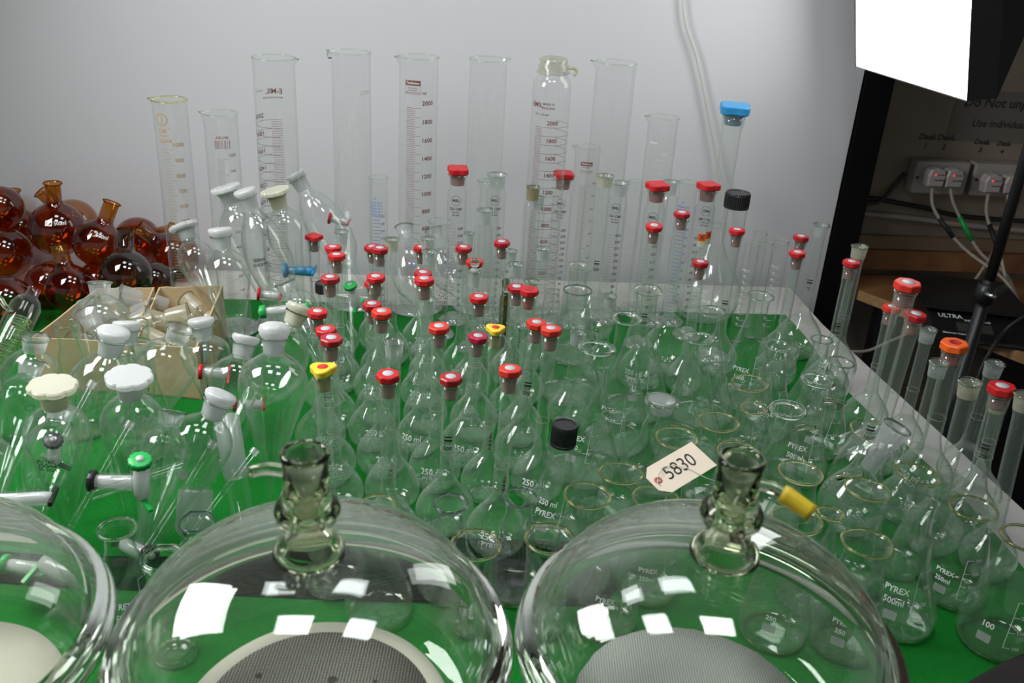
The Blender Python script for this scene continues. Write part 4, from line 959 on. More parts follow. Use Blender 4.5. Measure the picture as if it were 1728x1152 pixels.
link('side_arm', tube(spline([(.022, 0, Lc-.03), (.036, 0, Lc-.024), (.052, .004, Lc-.010)]), .0045, 10), THICK, t)
link('side_arm', tube(spline([(.022, 0, .03), (.036, 0, .024), (.050, .004, .030)]), .0045, 10), THICK, t)
for i, (b, tp, lab) in enumerate([
 ((-.660,.960,.008), (-.600,1.150,.170), 'thin glass tube leaning among the funnel stems, outermost'),
 ((-.585,.900,.008), (-.520,1.080,.150), 'thin glass tube leaning by the large green-nut stopcock'),
 ((-.480,.900,.010), (-.400,1.060,.140), 'thin glass tube ending beside the bracket-marked conical flask'),
 ((-.445,.935,.008), (-.350,1.080,.120), 'thin glass tube crossing behind the dark-rimmed beaker'),
 ((-.300,1.560,.008), (-.345,1.770,.245), 'thin glass tube sloping up behind the blue stopcock'),
 ]):
    t = thing('glass_tube', lab, 'tube', (0, 0, 0), group='thin glass tubes among the funnels')
    link('glass_body', tube([b, tp], .0045, 12, cap=False), G, t)
    link('tube_tip', tube([tp, Vector(tp)+(Vector(tp)-Vector(b))*.04], .006, 12, cap=False), FRO, t)
# ------------------------------------------------------------------ cardboard boxes with glass adapters
def tray(c, h, label, cut=None):
    t = thing('cardboard_box', label, 'box', group='open cardboard boxes of joints')
    th = .003; n = 4
    link('box_bottom', mesh('b', [(x, y, .001) for x, y in c]+[(x, y, .004) for x, y in c], [(3, 2, 1, 0), (4, 5, 6, 7), (0, 1, 5, 4), (1, 2, 6, 5), (2, 3, 7, 6), (3, 0, 4, 7)], False), CARD, t)
    cx = sum(p[0] for p in c)/4; cyy = sum(p[1] for p in c)/4
    for i in range(4):
        (x0, y0), (x1, y1) = c[i], c[(i+1) % 4]
        h0, h1 = h[i], h[(i+1) % 4]
        v = []; K = 8
        dx, dy = x1-x0, y1-y0; l = math.hypot(dx, dy); nx, ny = dy/l*th, -dx/l*th
        if (cx-x0)*nx+(cyy-y0)*ny < 0: nx, ny = -nx, -ny
        for k in range(K+1):
            u = k/K; hh = h0+(h1-h0)*u+random.uniform(-.0012, .0012)
            x, y = x0+dx*u, y0+dy*u
            v += [(x, y, .001), (x, y, hh), (x+nx, y+ny, hh), (x+nx, y+ny, .001)]
        f = []
        for k in range(K):
            a = 4*k; b = a+4
            f += [(a, b, b+1, a+1), (a+1, b+1, b+2, a+2), (a+2, b+2, b+3, a+3), (a+3, b+3, b, a)]
        f += [(0, 1, 2, 3), (4*K+3, 4*K+2, 4*K+1, 4*K)]
        link('box_side', mesh('side', v, f, False), CARD, t)
    return t
bx1 = [(-.835,1.430), (-.668,1.440), (-.710,1.668), (-.820,1.655)]
bx2 = [(-.662,1.440), (-.548,1.430), (-.585,1.700), (-.703,1.672)]
tray(bx1, (.105, .100, .112, .108), 'open cardboard box of frosted joints, the one beneath the smoky brown flask')
tb = tray(bx2, (.100, .102, .112, .112), 'open cardboard box with a pale handwritten label, beside the upright globe funnels')
k = Marks(lambda z: .1); v = [(-.5465, 1.455, .06), (-.5525, 1.50, .06), (-.5525, 1.50, .095), (-.5465, 1.455, .095)]
link('paper_label', mesh('l', v, [(0, 1, 2, 3)], False), solid('pale_label_paper', (.62, .68, .68), .8), tb)
def adapter(p, d, r, L, label, m=None, s=1):
    t = thing('ground_joint_adapter', label, 'adapter', mw=axis_matrix(p, Vector(p)+Vector(d)), group='ground glass joints in the cardboard boxes')
    link('ground_socket', lathe([(r*.9, 0), (r*1.0, L*.1), (r*1.15, L*.46), (r*1.3, L*.5)][::1], 26), m or FRO, t)
    link('rim', ringmesh(r*1.27, .0013, L*.5, 26, 6), RIM, t)
    link('glass_body', lathe([(r*.9, 0), (r*.75, -L*.06), (r*.72, -L*.2), (r*.95, -L*.28), (r*.95, -L*.34)], 26), G, t)
    link('ground_cone', lathe([(r*.93, -L*.30), (r*.72, -L*.62)], 26), m or FRO, t)
AD = [
 ((-.770,1.575,.085), (-.6,-.3,.6), .017, .075, 'large frosted adapter tilted up in the first cardboard box', None),
 ((-.728,1.600,.085), (1,.15,.25), .015, .08, 'frosted adapter lying lengthways across the first box', None),
 ((-.745,1.545,.055), (.6,-.6,.4), .014, .07, 'adapter wedged below the larger ones in the first box', None),
 ((-.785,1.520,.055), (-.3,-.8,.5), .014, .07, 'adapter mouth facing the room at the first box corner', None),
 ((-.735,1.490,.070), (.2,-.9,.5), .014, .07, 'adapter at the near wall of the first box', None),
 ((-.765,1.625,.075), (.9,.2,.15), .013, .07, 'adapter along the far wall of the first box', None),
 ((-.715,1.555,.085), (.8,.5,.35), .013, .075, 'slender adapter leaning on the shared wall of the boxes', None),
 ((-.800,1.590,.050), (.2,.6,.5), .013, .06, 'short adapter at the outer wall of the first box', None),
 ((-.650,1.565,.085), (-1,-.15,.25), .016, .08, 'cream frosted adapter with wide mouth in the second box', FROC),
 ((-.620,1.520,.075), (1,-.1,.2), .013, .08, 'cream tube adapter pointing to the far end of the second box', FROC),
 ((-.650,1.495,.050), (-.8,-.4,.2), .013, .07, 'cream adapter low at the near wall of the second box', FROC),
 ((-.630,1.600,.070), (.6,.5,.4), .013, .07, 'adapter leaning on the far wall of the second box', FROC),
 ((-.595,1.560,.070), (.5,-.5,.5), .012, .07, 'adapter in the labelled corner of the second box', FROC),
 ((-.600,1.480,.070), (.9,-.2,.3), .012, .07, 'adapter with cone end up near the pale label', FROC),
]
AD += [
 ((-.780,1.600,.108), (.7,.1,.2), .015, .08, 'topmost frosted adapter spanning the outer half of the first box', None),
 ((-.715,1.615,.110), (-.8,-.3,.3), .014, .08, 'topmost adapter at the far shared corner of the first box', None),
 ((-.755,1.500,.095), (-.5,.5,.5), .016, .075, 'wide adapter standing up in the near half of the first box', None),
 ((-.700,1.500,.090), (-.3,-.7,.5), .014, .07, 'adapter near the shared wall with its mouth toward the room', None),
 ((-.640,1.540,.108), (.9,.3,.15), .014, .08, 'topmost cream adapter across the middle of the second box', FROC),
 ((-.600,1.600,.100), (-.7,.4,.3), .013, .075, 'topmost cream adapter at the far labelled wall', FROC),
 ((-.620,1.470,.092), (-.9,.1,.25), .014, .075, 'topmost cream adapter along the near wall of the second box', FROC),
]
for a_ in AD: adapter(a_[0], a_[1], a_[2]*1.08, a_[3], a_[4], a_[5])
# ------------------------------------------------------------------ vacuum desiccators with domed lids
def desiccator(x, y, label, arm, sleeve, plate):
    t = thing('vacuum_desiccator', label, 'desiccator', (x, y, .002), group='glass desiccators in the front row')
    R = .174; zf = .235
    outer = [(.026, zf+.098), (.055, zf+.0945), (.088, zf+.085), (.118, zf+.069), (.141, zf+.048), (.154, zf+.026), (.159, zf+.016), (.163, zf+.010)]
    outer = smoothprof(outer, 4)
    link('domed_lid', lathe(outer[::-1], 96), GT, t)
    link('domed_lid_inner_face', lathe([(max(r-.005, 0), z-.005) for r, z in outer[::-1]], 96), GT, t)
    link('lid_flange', lathe([(.160, zf+.014), (.165, zf+.010), (R-.006, zf+.010), (R-.003, zf+.006), (R-.003, zf+.002), (R-.005, zf+.0005), (.152, zf+.0005), (.152, zf+.006), (.160, zf+.014)], 96), FLG, t)
    link('base_flange', lathe([(.152, zf-.001), (R-.002, zf-.001), (R+.001, zf-.004), (R+.001, zf-.011), (R-.003, zf-.015), (.160, zf-.016), (.154, zf-.020), (.149, zf-.016), (.152, zf-.001)], 96), FLG, t)
    base = smoothprof([(.158, zf-.014), (.155, zf-.05), (.147, zf-.085), (.132, zf-.098), (.124, zf-.108), (.124, .09), (.118, .05), (.100, .012), (.085, .002), (0, .004)], 4)
    link('base_bowl', lathe(base, 80), GT, t)
    # knob: socket with hose arm
    zk = zf+.094
    kn = link('knob', lathe([(.030, zk+.001), (.0285, zk+.008), (.0205, zk+.014), (.0190, zk+.022), (.0200, zk+.032), (.0255, zk+.037), (.0268, zk+.043), (.0250, zk+.049), (.0200, zk+.053), (.0186, zk+.058), (.0180, zk+.088), (.0192, zk+.093), (.0192, zk+.097), (.0165, zk+.099), (.0150, zk+.094), (.0148, zk+.056), (.0100, zk+.050), (.0085, zk+.030), (.0140, zk+.016), (.0200, zk+.006), (.0215, zk-.002), (.030, zk+.001)], 48), THICK, t)
    link('ground_socket', lathe([(.0147, zk+.058), (.0149, zk+.092)], 36), FRO, kn)
    a = math.radians(arm); ca, sa = math.cos(a), math.sin(a)
    zz = zk+.078
    link('hose_arm', tube(spline([(.016*ca, .016*sa, zz), (.030*ca, .030*sa, zz+.001), (.044*ca, .044*sa, zz-.003)]), .0052, 14), THICK, kn)
    if sleeve:
        link('yellow_hose_sleeve', tube([(.036*ca, .036*sa, zz-.001), (.040*ca, .040*sa, zz-.002), (.058*ca, .058*sa, zz-.009), (.062*ca, .062*sa, zz-.0105)], .0078, 18, radii=[.0074, .0078, .0072, .0078]), YEL, kn)
    return t
PORC = solid('cream_porcelain', (.62, .60, .50), .35)
def perforated(name, base, hole, scale, thr, blot=0):
    m, nt, out = mat(name)
    tc = N(nt, 'ShaderNodeTexCoord'); mp = N(nt, 'ShaderNodeMapping'); mp.inputs['Scale'].default_value = (scale, scale*1.1547, 0)
    vo = N(nt, 'ShaderNodeTexVoronoi', feature='F1'); vo.inputs['Scale'].default_value = 1; vo.inputs['Randomness'].default_value = .08
    nt.links.new(tc.outputs['Object'], mp.inputs[0]); nt.links.new(mp.outputs[0], vo.inputs['Vector'])
    r = N(nt, 'ShaderNodeMath', operation='LESS_THAN'); r.inputs[1].default_value = thr; nt.links.new(vo.outputs['Distance'], r.inputs[0])
    mx = N(nt, 'ShaderNodeMix', data_type='RGBA'); mx.inputs[6].default_value = c4(base); mx.inputs[7].default_value = c4(hole); nt.links.new(r.outputs[0], mx.inputs[0])
    last = mx
    if blot:
        v2 = N(nt, 'ShaderNodeTexVoronoi', feature='F1'); v2.inputs['Scale'].default_value = 52; v2.inputs['Randomness'].default_value = .75
        mp2 = N(nt, 'ShaderNodeMapping'); mp2.inputs['Scale'].default_value = (1, 1, 0); nt.links.new(tc.outputs['Object'], mp2.inputs[0]); nt.links.new(mp2.outputs[0], v2.inputs['Vector'])
        r2 = N(nt, 'ShaderNodeMath', operation='LESS_THAN'); r2.inputs[1].default_value = .26; nt.links.new(v2.outputs['Distance'], r2.inputs[0])
        g = N(nt, 'ShaderNodeVectorMath', operation='LENGTH'); nt.links.new(tc.outputs['Object'], g.inputs[0])
        r3 = N(nt, 'ShaderNodeMath', operation='LESS_THAN'); r3.inputs[1].default_value = .085; nt.links.new(g.outputs['Value'], r3.inputs[0])
        mu = N(nt, 'ShaderNodeMath', operation='MULTIPLY'); nt.links.new(r2.outputs[0], mu.inputs[0]); nt.links.new(r3.outputs[0], mu.inputs[1])
        m3 = N(nt, 'ShaderNodeMix', data_type='RGBA'); m3.inputs[7].default_value = (.03, .028, .02, 1); nt.links.new(mu.outputs[0], m3.inputs[0]); nt.links.new(mx.outputs[2], m3.inputs[6]); last = m3
    b = N(nt, 'ShaderNodeBsdfPrincipled'); b.inputs['Roughness'].default_value = .6; nt.links.new(last.outputs[2], b.inputs['Base Color']); nt.links.new(b.outputs[0], out.inputs[0])
    return m
GAUZE = perforated('dark_perforated_zinc', (.045, .042, .035), (.40, .39, .33), 330, .33, blot=1)
GAUZEW = perforated('white_wire_gauze', (.55, .56, .53), (.06, .09, .06), 380, .30)
d2 = desiccator(-.157, .612, 'middle bell-shaped glass desiccator with dark gauze plate inside', 178, False, 0)
d3 = desiccator(.193, .643, 'glass desiccator with yellow hose sleeve and white gauze inside', -28, True, 1)
d1 = desiccator(-.507, .584, 'glass desiccator cut off by the picture corner, cream plate inside', 120, False, 2)
def plate(x, y, z, r, ri, m1, m2, label, wig=0, sag=0):
    t = thing('desiccator_plate', label, 'plate', (x, y, z), group='plates inside the desiccators')
    fn = (lambda an, zz: 1+wig*(math.sin(9*an)+.6*math.sin(23*an+1)+.4*math.sin(41*an))) if wig else None
    if m1:
        link('porcelain_ring', lathe([(ri-.004, .0), (r, .0), (r+.001, .002), (r, .0045), (ri, .005), (ri-.004, .003)], 96, fn=lambda an, zz: 1+.004*math.sin(7*an)), m1, t)
    link('gauze_disc', lathe([(0, .0055+sag), (ri*.5, .0055+sag*.7), (ri+.002, .0055), (ri+.0015, .0045)], 160, fn=fn), m2, t)
plate(-.157, .612, .142, .122, .104, PORC, GAUZE, 'cream rimmed plate with dark perforated zinc in the middle desiccator')
plate(.193, .643, .140, .115, .112, None, GAUZEW, 'white wire gauze disc with frayed edge under the yellow-sleeved desiccator lid', wig=.006, sag=.004)
plate(-.507, .584, .142, .122, .030, PORC, PORC, 'plain cream plate inside the corner desiccator')
# a few small vessels stored on the table under the third desiccator show through it
# ------------------------------------------------------------------ paper tag
tg = [(-.045, -.012), (-.045, .012), (-.033, .024), (.047, .024), (.047, -.024), (-.033, -.024)]
tm = thing('paper_tag', 'buff paper tag numbered 5830 with red eyelet and string, lying on flask rims', 'tag',
           mw=Matrix.Translation((.226, 1.020, .176)) @ Matrix.Rotation(math.radians(18), 4, 'X') @ Matrix.Rotation(math.radians(38), 4, 'Z'))
link('card', prism(tg, 0, .0008), solid('buff_card', (.80, .70, .55), .8), tm)
p, f = text2d('5830')
link('handwritten_number', mesh('num', [((u+.12*v_)*.026+.004, v_*.030+.001, .0011) for u, v_ in p], f, False), BLK, tm)
link('eyelet', lathe([(.0022, .0012), (.0024, .0018), (.0050, .0017), (.0054, .0009)], 24), solid('red_brown_eyelet', (.45, .10, .07), .5), tm, (-.035, 0, 0))
link('string', tube(spline([(-.035, 0, .001), (-.030, .006, .004), (-.010, .010, .003), (.008, -.006, .004), (.020, -.030, .000), (.040, -.046, -.010), (.052, -.060, -.020)]), .0006, 6), solid('white_string', (.7, .66, .6), .9), tm)
link('string', tube(spline([(-.035, 0, .001), (-.040, -.004, .003), (-.036, -.014, -.004), (-.038, -.030, -.030), (-.036, -.036, -.060)]), .0006, 6), bpy.data.materials['white_string'], tm)
# ------------------------------------------------------------------ plastic-wrapped neck among the conical flasks
t = thing('filter_adapter', 'frosted glass adapter wrapped in crumpled clear film, tilted between conical flasks', 'adapter', mw=Matrix.Translation((.545, 1.145, .165)) @ Matrix.Rotation(.35, 4, 'Y'))
link('frosted_cone', lathe([(.012, -.05), (.0150, -.01), (.0195, .020), (.0205, .026)], 32), FRO, t)
link('rim', ringmesh(.0195, .0016, .026, 32, 6), RIM, t)
link('glass_stem', lathe([(.012, -.05), (.022, -.07), (.030, -.10), (.030, -.15), (.01, -.16)], 32), G, t)
FILM = shell_glass('clear_plastic_film', f0=.10, dust=.08, dustcol=(.75, .78, .76), rough=.12, wobble=0)
vv = []; ff = []; n = 16
for i in range(n):
    for j in range(n):
        u, w_ = i/(n-1), j/(n-1)
        vv.append((-.055+.075*u, -.030+.055*w_+random.uniform(-.003, .003), -.005-.055*abs(u-.6)+random.uniform(-.006, .006)+.012*math.sin(9*w_)))
for i in range(n-1):
    for j in range(n-1): ff.append((i*n+j, (i+1)*n+j, (i+1)*n+j+1, i*n+j+1))
link('plastic_film', mesh('film', vv, ff, False), FILM, t)
link('side_arm', tube([(-.012, -.012, -.055), (-.035, -.022, -.062), (-.050, -.028, -.070)], .0045, 10), THICK, t)
# ------------------------------------------------------------------ table, cloth, setting
def poly(name, pts, z0, z1, m, kind=None, **k):
    return link(name, prism(pts, z0, z1), m, **k)
TB = [(-1.62, 1.99), (.695, 2.19), (.715, 1.963), (.835, 1.256), (.93, .66), (.93, .25), (-1.62, .25)]
tbl = thing('trestle_table', 'long white-topped table under the green cloth, white strip showing at its end', 'table', (0, 0, 0))
TW = solid('white_table_top', (.60, .58, .56), .6, noise=(.50, .48, .46), nscale=14)
link('tabletop', prism(TB, -.035, -.003), TW, tbl)
for lx_, ly_ in ((.75, .4), (.62, 1.95), (-1.5, .4), (-1.5, 1.8)): link('leg', tube([(lx_, ly_, -.74), (lx_, ly_, -.035)], .02, 12), solid('steel', (.3, .3, .3), .4, metal=1) if 'steel' not in bpy.data.materials else bpy.data.materials['steel'], tbl)
CLOTH = solid('green_cloth', (.004, .180, .017), .88, spec=.2, noise=(.003, .150, .014), nscale=260, bump=.25)
nx, ny = 150, 80; vv = []; ff = []
def edge_x(y): return .633+(1.90-y)*.152-.012*math.sin(y*9)
def back_y(x): return 1.945+.085*x
for j in range(ny+1):
    for i in range(nx+1):
        u, w_ = i/nx, j/ny
        yy = .31+(back_y(0)-.31)*w_
        xr = edge_x(yy)
        x = -1.60+(xr+1.60)*u
        y = .31+(back_y(x)-.31)*w_
        front = .86+.05*math.sin(x*6)  # the front edge dips at the right corner
        z = .0+.0006*math.sin(x*31+y*17)+.0006*math.sin(x*13-y*41)
        vv.append((x, y, min(z, .0008)))
for j in range(ny):
    for i in range(nx): a = j*(nx+1)+i; ff.append((a, a+1, a+nx+2, a+nx+1))
tag(link('green_cloth', mesh('cloth', vv, ff), CLOTH, None), 'bright green cloth spread under the glassware', 'cloth')
bs = [(-.95, .93), (-.60, .925), (-.25, .93), (.14, .95), (.17, 1.00), (.13, 1.085), (-.10, 1.075), (-.40, 1.0), (-.60, .985), (-.95, .99)]  # outline of a flat black sheet painted as the shade in a cloth fold
tag(link('fold_shade_strip', prism(bs, .0012, .0022), solid('fold_shade_black', (.006, .010, .007), .95, spec=.1), None), 'flat black strip for the shaded fold across the green cloth behind the desiccators', 'cloth')
# dark bag on the front corner
n = 40; vv = [(.72, .72, .05)]; ff = []
bag_o = []
for i in range(n):
    an = 2*PI*i/n; bag_o.append((.74+.23*math.cos(an)*(1+.06*math.sin(3*an)), .70+.205*math.sin(an)*(1+.05*math.cos(4*an))))
prof_b = [(1.0, .002), (1.02, .010), (.97, .022), (.85, .034), (.6, .042), (.3, .046)]
vv = []; ff = []
for s_, z_ in prof_b:
    for (x, y) in bag_o: vv.append((.74+(x-.74)*s_, .70+(y-.70)*s_, z_+.003*math.sin(x*40+y*23)*(z_ > .01)))
for r_ in range(len(prof_b)-1):
    for i in range(n): a = r_*n+i; b = r_*n+(i+1) % n; ff.append((a, b, b+n, a+n))
ff.append(tuple(range((len(prof_b)-1)*n, len(prof_b)*n)))
tag(link('cloth_bag', mesh('bag', vv, ff), solid('dark_brown_fabric', (.018, .013, .013), .95, noise=(.010, .008, .008), nscale=20, bump=.4), None), 'dark soft bag lying on the front corner of the table', 'bag')
# white backdrop board, its base strip, black upright
def bp(x, d=0): return (x, 2.18+.09*x+d)
BOARD = solid('white_board_laminate', (.66, .66, .68), .55, spec=.35)
tag(link('wall_back', prism([bp(-4.0), bp(.79), bp(.79, .03), bp(-4.0, .03)], -.78, 1.9), BOARD, None), 'white board wall behind the glassware', None, kind='structure')
tag(link('black_upright_post', prism([bp(.795, -.01), bp(.865, -.01), bp(.865, .04), bp(.795, .04)], -.78, 1.9), solid('matt_black_post', (.003, .003, .0035), .8, spec=.15), None), 'black upright post at the edge of the white board', 'post')
WALLM = solid('painted_block_wall', (.30, .25, .19), .85, noise=(.24, .20, .155), nscale=6, bump=.35)
def wp(x, d=0): return (x, 2.32+.09*x+d)
tag(link('wall_right', prism([wp(.7), wp(4.5), wp(4.5, .1), wp(.7, .1)], -.78, 1.9), WALLM, None), 'painted block wall in shade beyond the board', None, kind='structure')
tag(link('floor', boxes([(-5, -3, -.82, 5, 4, -.78)]), solid('dark_floor', (.06, .055, .05), .8), None), None, None, kind='structure')
tag(link('ceiling', boxes([(-5, -3, 1.9, 5, 4, 1.98)]), solid('ceiling_paint', (.20, .19, .18), .9), None), None, None, kind='structure')
# things on the far wall
def onwall(x, z, d=-.002): p_ = wp(x, d); return Matrix.Translation((p_[0], p_[1], z)) @ Matrix.Rotation(math.atan(.09), 4, 'Z')
SOCK = solid('cream_socket_plastic', (.40, .36, .33), .45)
PLUGM = solid('white_plug_plastic', (.50, .46, .44), .45)
LED = emit('red_indicator', (1, .03, .01), 1.2)
def sockets(x, label, cut=1):
    t = thing('double_socket', label, 'socket', mw=onwall(x, .255), group='double sockets on the far wall')
    o = link('socket_box', boxes([(-.073, -.040, -.043, .073, 0, .043)]), SOCK, t); bevel(o, .004)
    link('screw', lathe([(.004, 0), (0, .001)], 12), BLK, t, (-.064, -.041, 0), (PI/2, 0, 0))
    return t
sockets(1.085, 'double wall socket under the words Desk 1 and Desk 2')
sockets(1.245, 'double wall socket under the words Desk 3 and Desk 4')
def plug(x, z, label, rot, path):
    t = thing('power_plug', label, 'plug', mw=onwall(x, z, -.043), group='white plugs in the wall sockets')
    pts = [(-.020, -.022), (.020, -.022), (.024, .006), (.018, .022), (0, .027), (-.018, .022), (-.024, .006)]
    o = link('plug_body', prism([(a_, b_) for a_, b_ in pts], 0, .034, bev=.004), PLUGM, t, (0, 0, 0), (PI/2, 0, 0))
    link('indicator', lathe([(.0022, 0), (.0018, .0008), (0, .001)], 12), LED, t, (-.006, -.0345, .010), (PI/2, 0, 0))
    pr_, fr_ = text2d('CAUTION')
    link('print', mesh('pt', [(u*.006+.006, -.0346, v_*.006-.004) for u, v_ in pr_]+[(u*.004+.008, -.0346, v_*.004+.010) for u, v_ in pr_], fr_+[tuple(i+len(pr_) for i in q) for q in fr_], False), BLK, t)
    c = link('cable', tube(spline(path, 8), .0042, 8), solid('pale_cable', (.42, .38, .32), .6) if 'pale_cable' not in bpy.data.materials else bpy.data.materials['pale_cable'], t)
    link('cable_tag', tube([Vector(spline(path, 8)[10]), Vector(spline(path, 8)[14])], .0062, 8), BLK if rot else GREEN, t)
    return t
plug(1.060, .262, 'white plug nearest the black post, red light on', 1, [(0, -.02, -.022), (.01, -.04, -.08), (.08, -.09, -.16), (.17, -.16, -.22), (.21, -.20, -.275)])
plug(1.108, .262, 'second white plug from the black post', 0, [(0, -.02, -.022), (.015, -.04, -.07), (.08, -.09, -.17), (.15, -.12, -.22), (.19, -.13, -.275)])
plug(1.215, .252, 'third white plug from the black post', 1, [(0, -.02, -.022), (.0, -.04, -.08), (.02, -.12, -.17), (.04, -.17, -.265)])
plug(1.268, .252, 'fourth white plug, half behind the lamp stand', 1, [(0, -.02, -.022), (-.002, -.04, -.08), (-.02, -.06, -.17), (-.06, -.07, -.265)])
def wallcurve(name, pts, r, m, label, cat):
    P_ = [(wp(x, -r-.001-d)[0], wp(x, -r-.001-d)[1], z) for x, z, d in pts]
    return tag(link(name, tube(spline(P_, 6), r, 8), m, None), label, cat)
wallcurve('black_cable', [(.88, .180, 0), (.93, .186, .004), (.98, .180, .004), (1.08, .165, 0), (1.2, .146, .004), (1.5, .134, 0)], .006, BLACK, 'black cable clipped along the far wall', 'cable')
wallcurve('grey_cable', [(.90, .172, .012), (.945, .178, .012), (.975, .21, .006), (1.005, .255, .0)], .005, solid('dark_grey_cable', (.05, .05, .05), .6), 'dark grey cable rising to the first socket', 'cable')
wallcurve('conduit_pipe', [(.88, .146, 0), (1.05, .135, 0), (1.25, .118, 0), (1.6, .100, 0)], .008, SOCK, 'thin pale conduit running along the far wall', 'conduit')
WOOD = solid('stained_batten', (.30, .15, .06), .6, noise=(.20, .09, .035), nscale=14)
tag(link('wooden_batten', prism([wp(.88, -.03), wp(1.9, -.03), wp(1.9, -.001), wp(.88, -.001)], -.005, .048), WOOD, None), 'brown wooden batten fixed low along the far wall', 'batten')
tag(link('wooden_ledge', prism([wp(.88, -.018), wp(1.9, -.018), wp(1.9, -.001), wp(.88, -.001)], .050, .085), solid('dull_ledge', (.24, .17, .10), .7), None), 'dull upper timber strip above the brown batten', 'batten')
WT = Marks(lambda z: 1)
def walltext(lines, name, label, m, size):
    v_, f_ = [], []
    for s_, x, z, sz in lines:
        p_, q_ = text2d(s_); k_ = len(v_)
        for u, w2 in p_:
            xx = x+(u+.15*w2)*sz; a_, b_ = wp(xx, -.0012); v_.append((a_, b_, z+w2*sz))
        f_ += [tuple(i+k_ for i in q) for q in q_]
    return link(name, mesh(name, v_, f_, False), m, None)
pw = solid('grey_notice_paper', (.17, .155, .13), .8)
t = thing('paper_notice', 'grey handwritten notice about not unplugging, taped above the sockets', 'notice', (0, 0, 0))
o = link('paper_sheet', prism([wp(1.095, -.001), wp(1.48, -.001), wp(1.48, -.0003), wp(1.095, -.0003)], .345, .475), pw, t)
o = walltext([('Do Not unplug', 1.225, .445, .034), ('Use individual switches', 1.275, .392, .026)], 'handwriting', '', BLK, 1); o.parent = t
tx = walltext([('Desk', 1.045, .352, .022), ('1', 1.045, .328, .020), ('Desk', 1.095, .352, .022), ('2', 1.095, .328, .020), ('Desk', 1.195, .345, .020), ('3', 1.195, .324, .018), ('Desk', 1.255, .343, .018), ('4', 1.255, .322, .016), ('Station', 1.345, .340, .020), ('1', 1.345, .320, .018)], 'wall_writing', '', BLK, 1)
tag(tx, 'black handwritten desk numbers on the wall above the sockets', 'writing')
tag(link('white_notice', prism([wp(1.325, -.001), wp(1.55, -.001), wp(1.55, -.0003), wp(1.325, -.0003)], .49, .66), solid('pale_notice_paper', (.5, .5, .46), .8), None), 'pale blank notice high on the far wall by the softbox', 'notice')
# desk
DZ = -.03
desk = thing('side_desk', 'wooden-topped desk with pale plywood edge beyond the table end', 'desk', (0, 0, 0))
DP = [(.905, 2.398), (.905, 2.275), (1.175, 1.935), (1.45, 1.60), (2.2, 1.60), (2.2, 2.51)]
link('desktop', prism(DP, DZ-.026, DZ), solid('wood_desktop', (.34, .17, .065), .45, noise=(.26, .12, .045), nscale=9), desk)
EDG = solid('plywood_edge', (.50, .30, .14), .6, noise=(.40, .22, .09), nscale=60)
for (x0, y0), (x1, y1) in zip(DP[1:3], DP[2:4]):
    dx, dy = x1-x0, y1-y0; l = math.hypot(dx, dy); nx_, ny_ = dy/l*.003, -dx/l*.003
    if nx_ > 0: nx_, ny_ = -nx_, -ny_
    link('edge_band', prism([(x0, y0), (x1, y1), (x1+nx_, y1+ny_), (x0+nx_, y0+ny_)], DZ-.026, DZ+.0004), EDG, desk)
link('leg', boxes([(.96, 2.25, -.78, 1.0, 2.29, DZ-.026)]), BLACK, desk); link('leg', boxes([(1.6, 1.7, -.78, 1.64, 1.74, DZ-.026)]), BLACK, desk)
link('back_panel', boxes([(1.25, 2.2, -.70, 2.0, 2.22, DZ-.03)]), BLACK, desk)
# scale
SB = solid('black_scale_shell', (.010, .010, .011), .3)
st_ = thing('parcel_scale', 'black digital scale with flat platform on the wooden desk', 'scale', (1.10, 2.10, DZ+.001), rotz=math.radians(-8))
o = link('scale_body', mesh('sb', [(-.11, -.15, 0), (.13, -.15, 0), (.13, .16, 0), (-.11, .16, 0), (-.10, -.145, .016), (.12, -.145, .016), (.12, -.06, .045), (-.10, -.06, .045), (.12, .15, .045), (-.10, .15, .045)],
    [(3, 2, 1, 0), (0, 1, 5, 4), (4, 5, 6, 7), (7, 6, 8, 9), (1, 2, 8, 6), (1, 6, 5), (2, 3, 9, 8), (3, 0, 7, 9), (0, 4, 7)], False), SB, st_); bevel(o, .005)
o = link('weighing_platform', boxes([(-.115, -.075, .050, .135, .165, .058)]), solid('black_platform', (.008, .008, .009), .35), st_); bevel(o, .004)
link('display', mesh('dp', [(-.045, -.128, .0228), (.035, -.128, .0228), (.035, -.098, .0330), (-.045, -.098, .0330)], [(0, 1, 2, 3)], False), solid('lcd_grey', (.05, .055, .045), .3), st_)
p_, q_ = text2d('ULTRA'); p2, q2 = text2d('SHIP ULTRA-55'); p3, q3 = text2d('Maximum Capacity')
def slope(u, v_, x, y, sz): yy = y+v_*sz; return (x+u*sz, yy, .0172+(yy+.145)*.341+.0006)
link('scale_lettering', mesh('sl', [slope(u, v_, -.055, -.080, .018) for u, v_ in p_]+[slope(u, v_, .005, -.090, .009) for u, v_ in p2]+[slope(u, v_, -.05, -.137, .008) for u, v_ in p3], q_+[tuple(i+len(p_) for i in q) for q in q2]+[tuple(i+len(p_)+len(p2) for i in q) for q in q3], False), WHITE, st_)
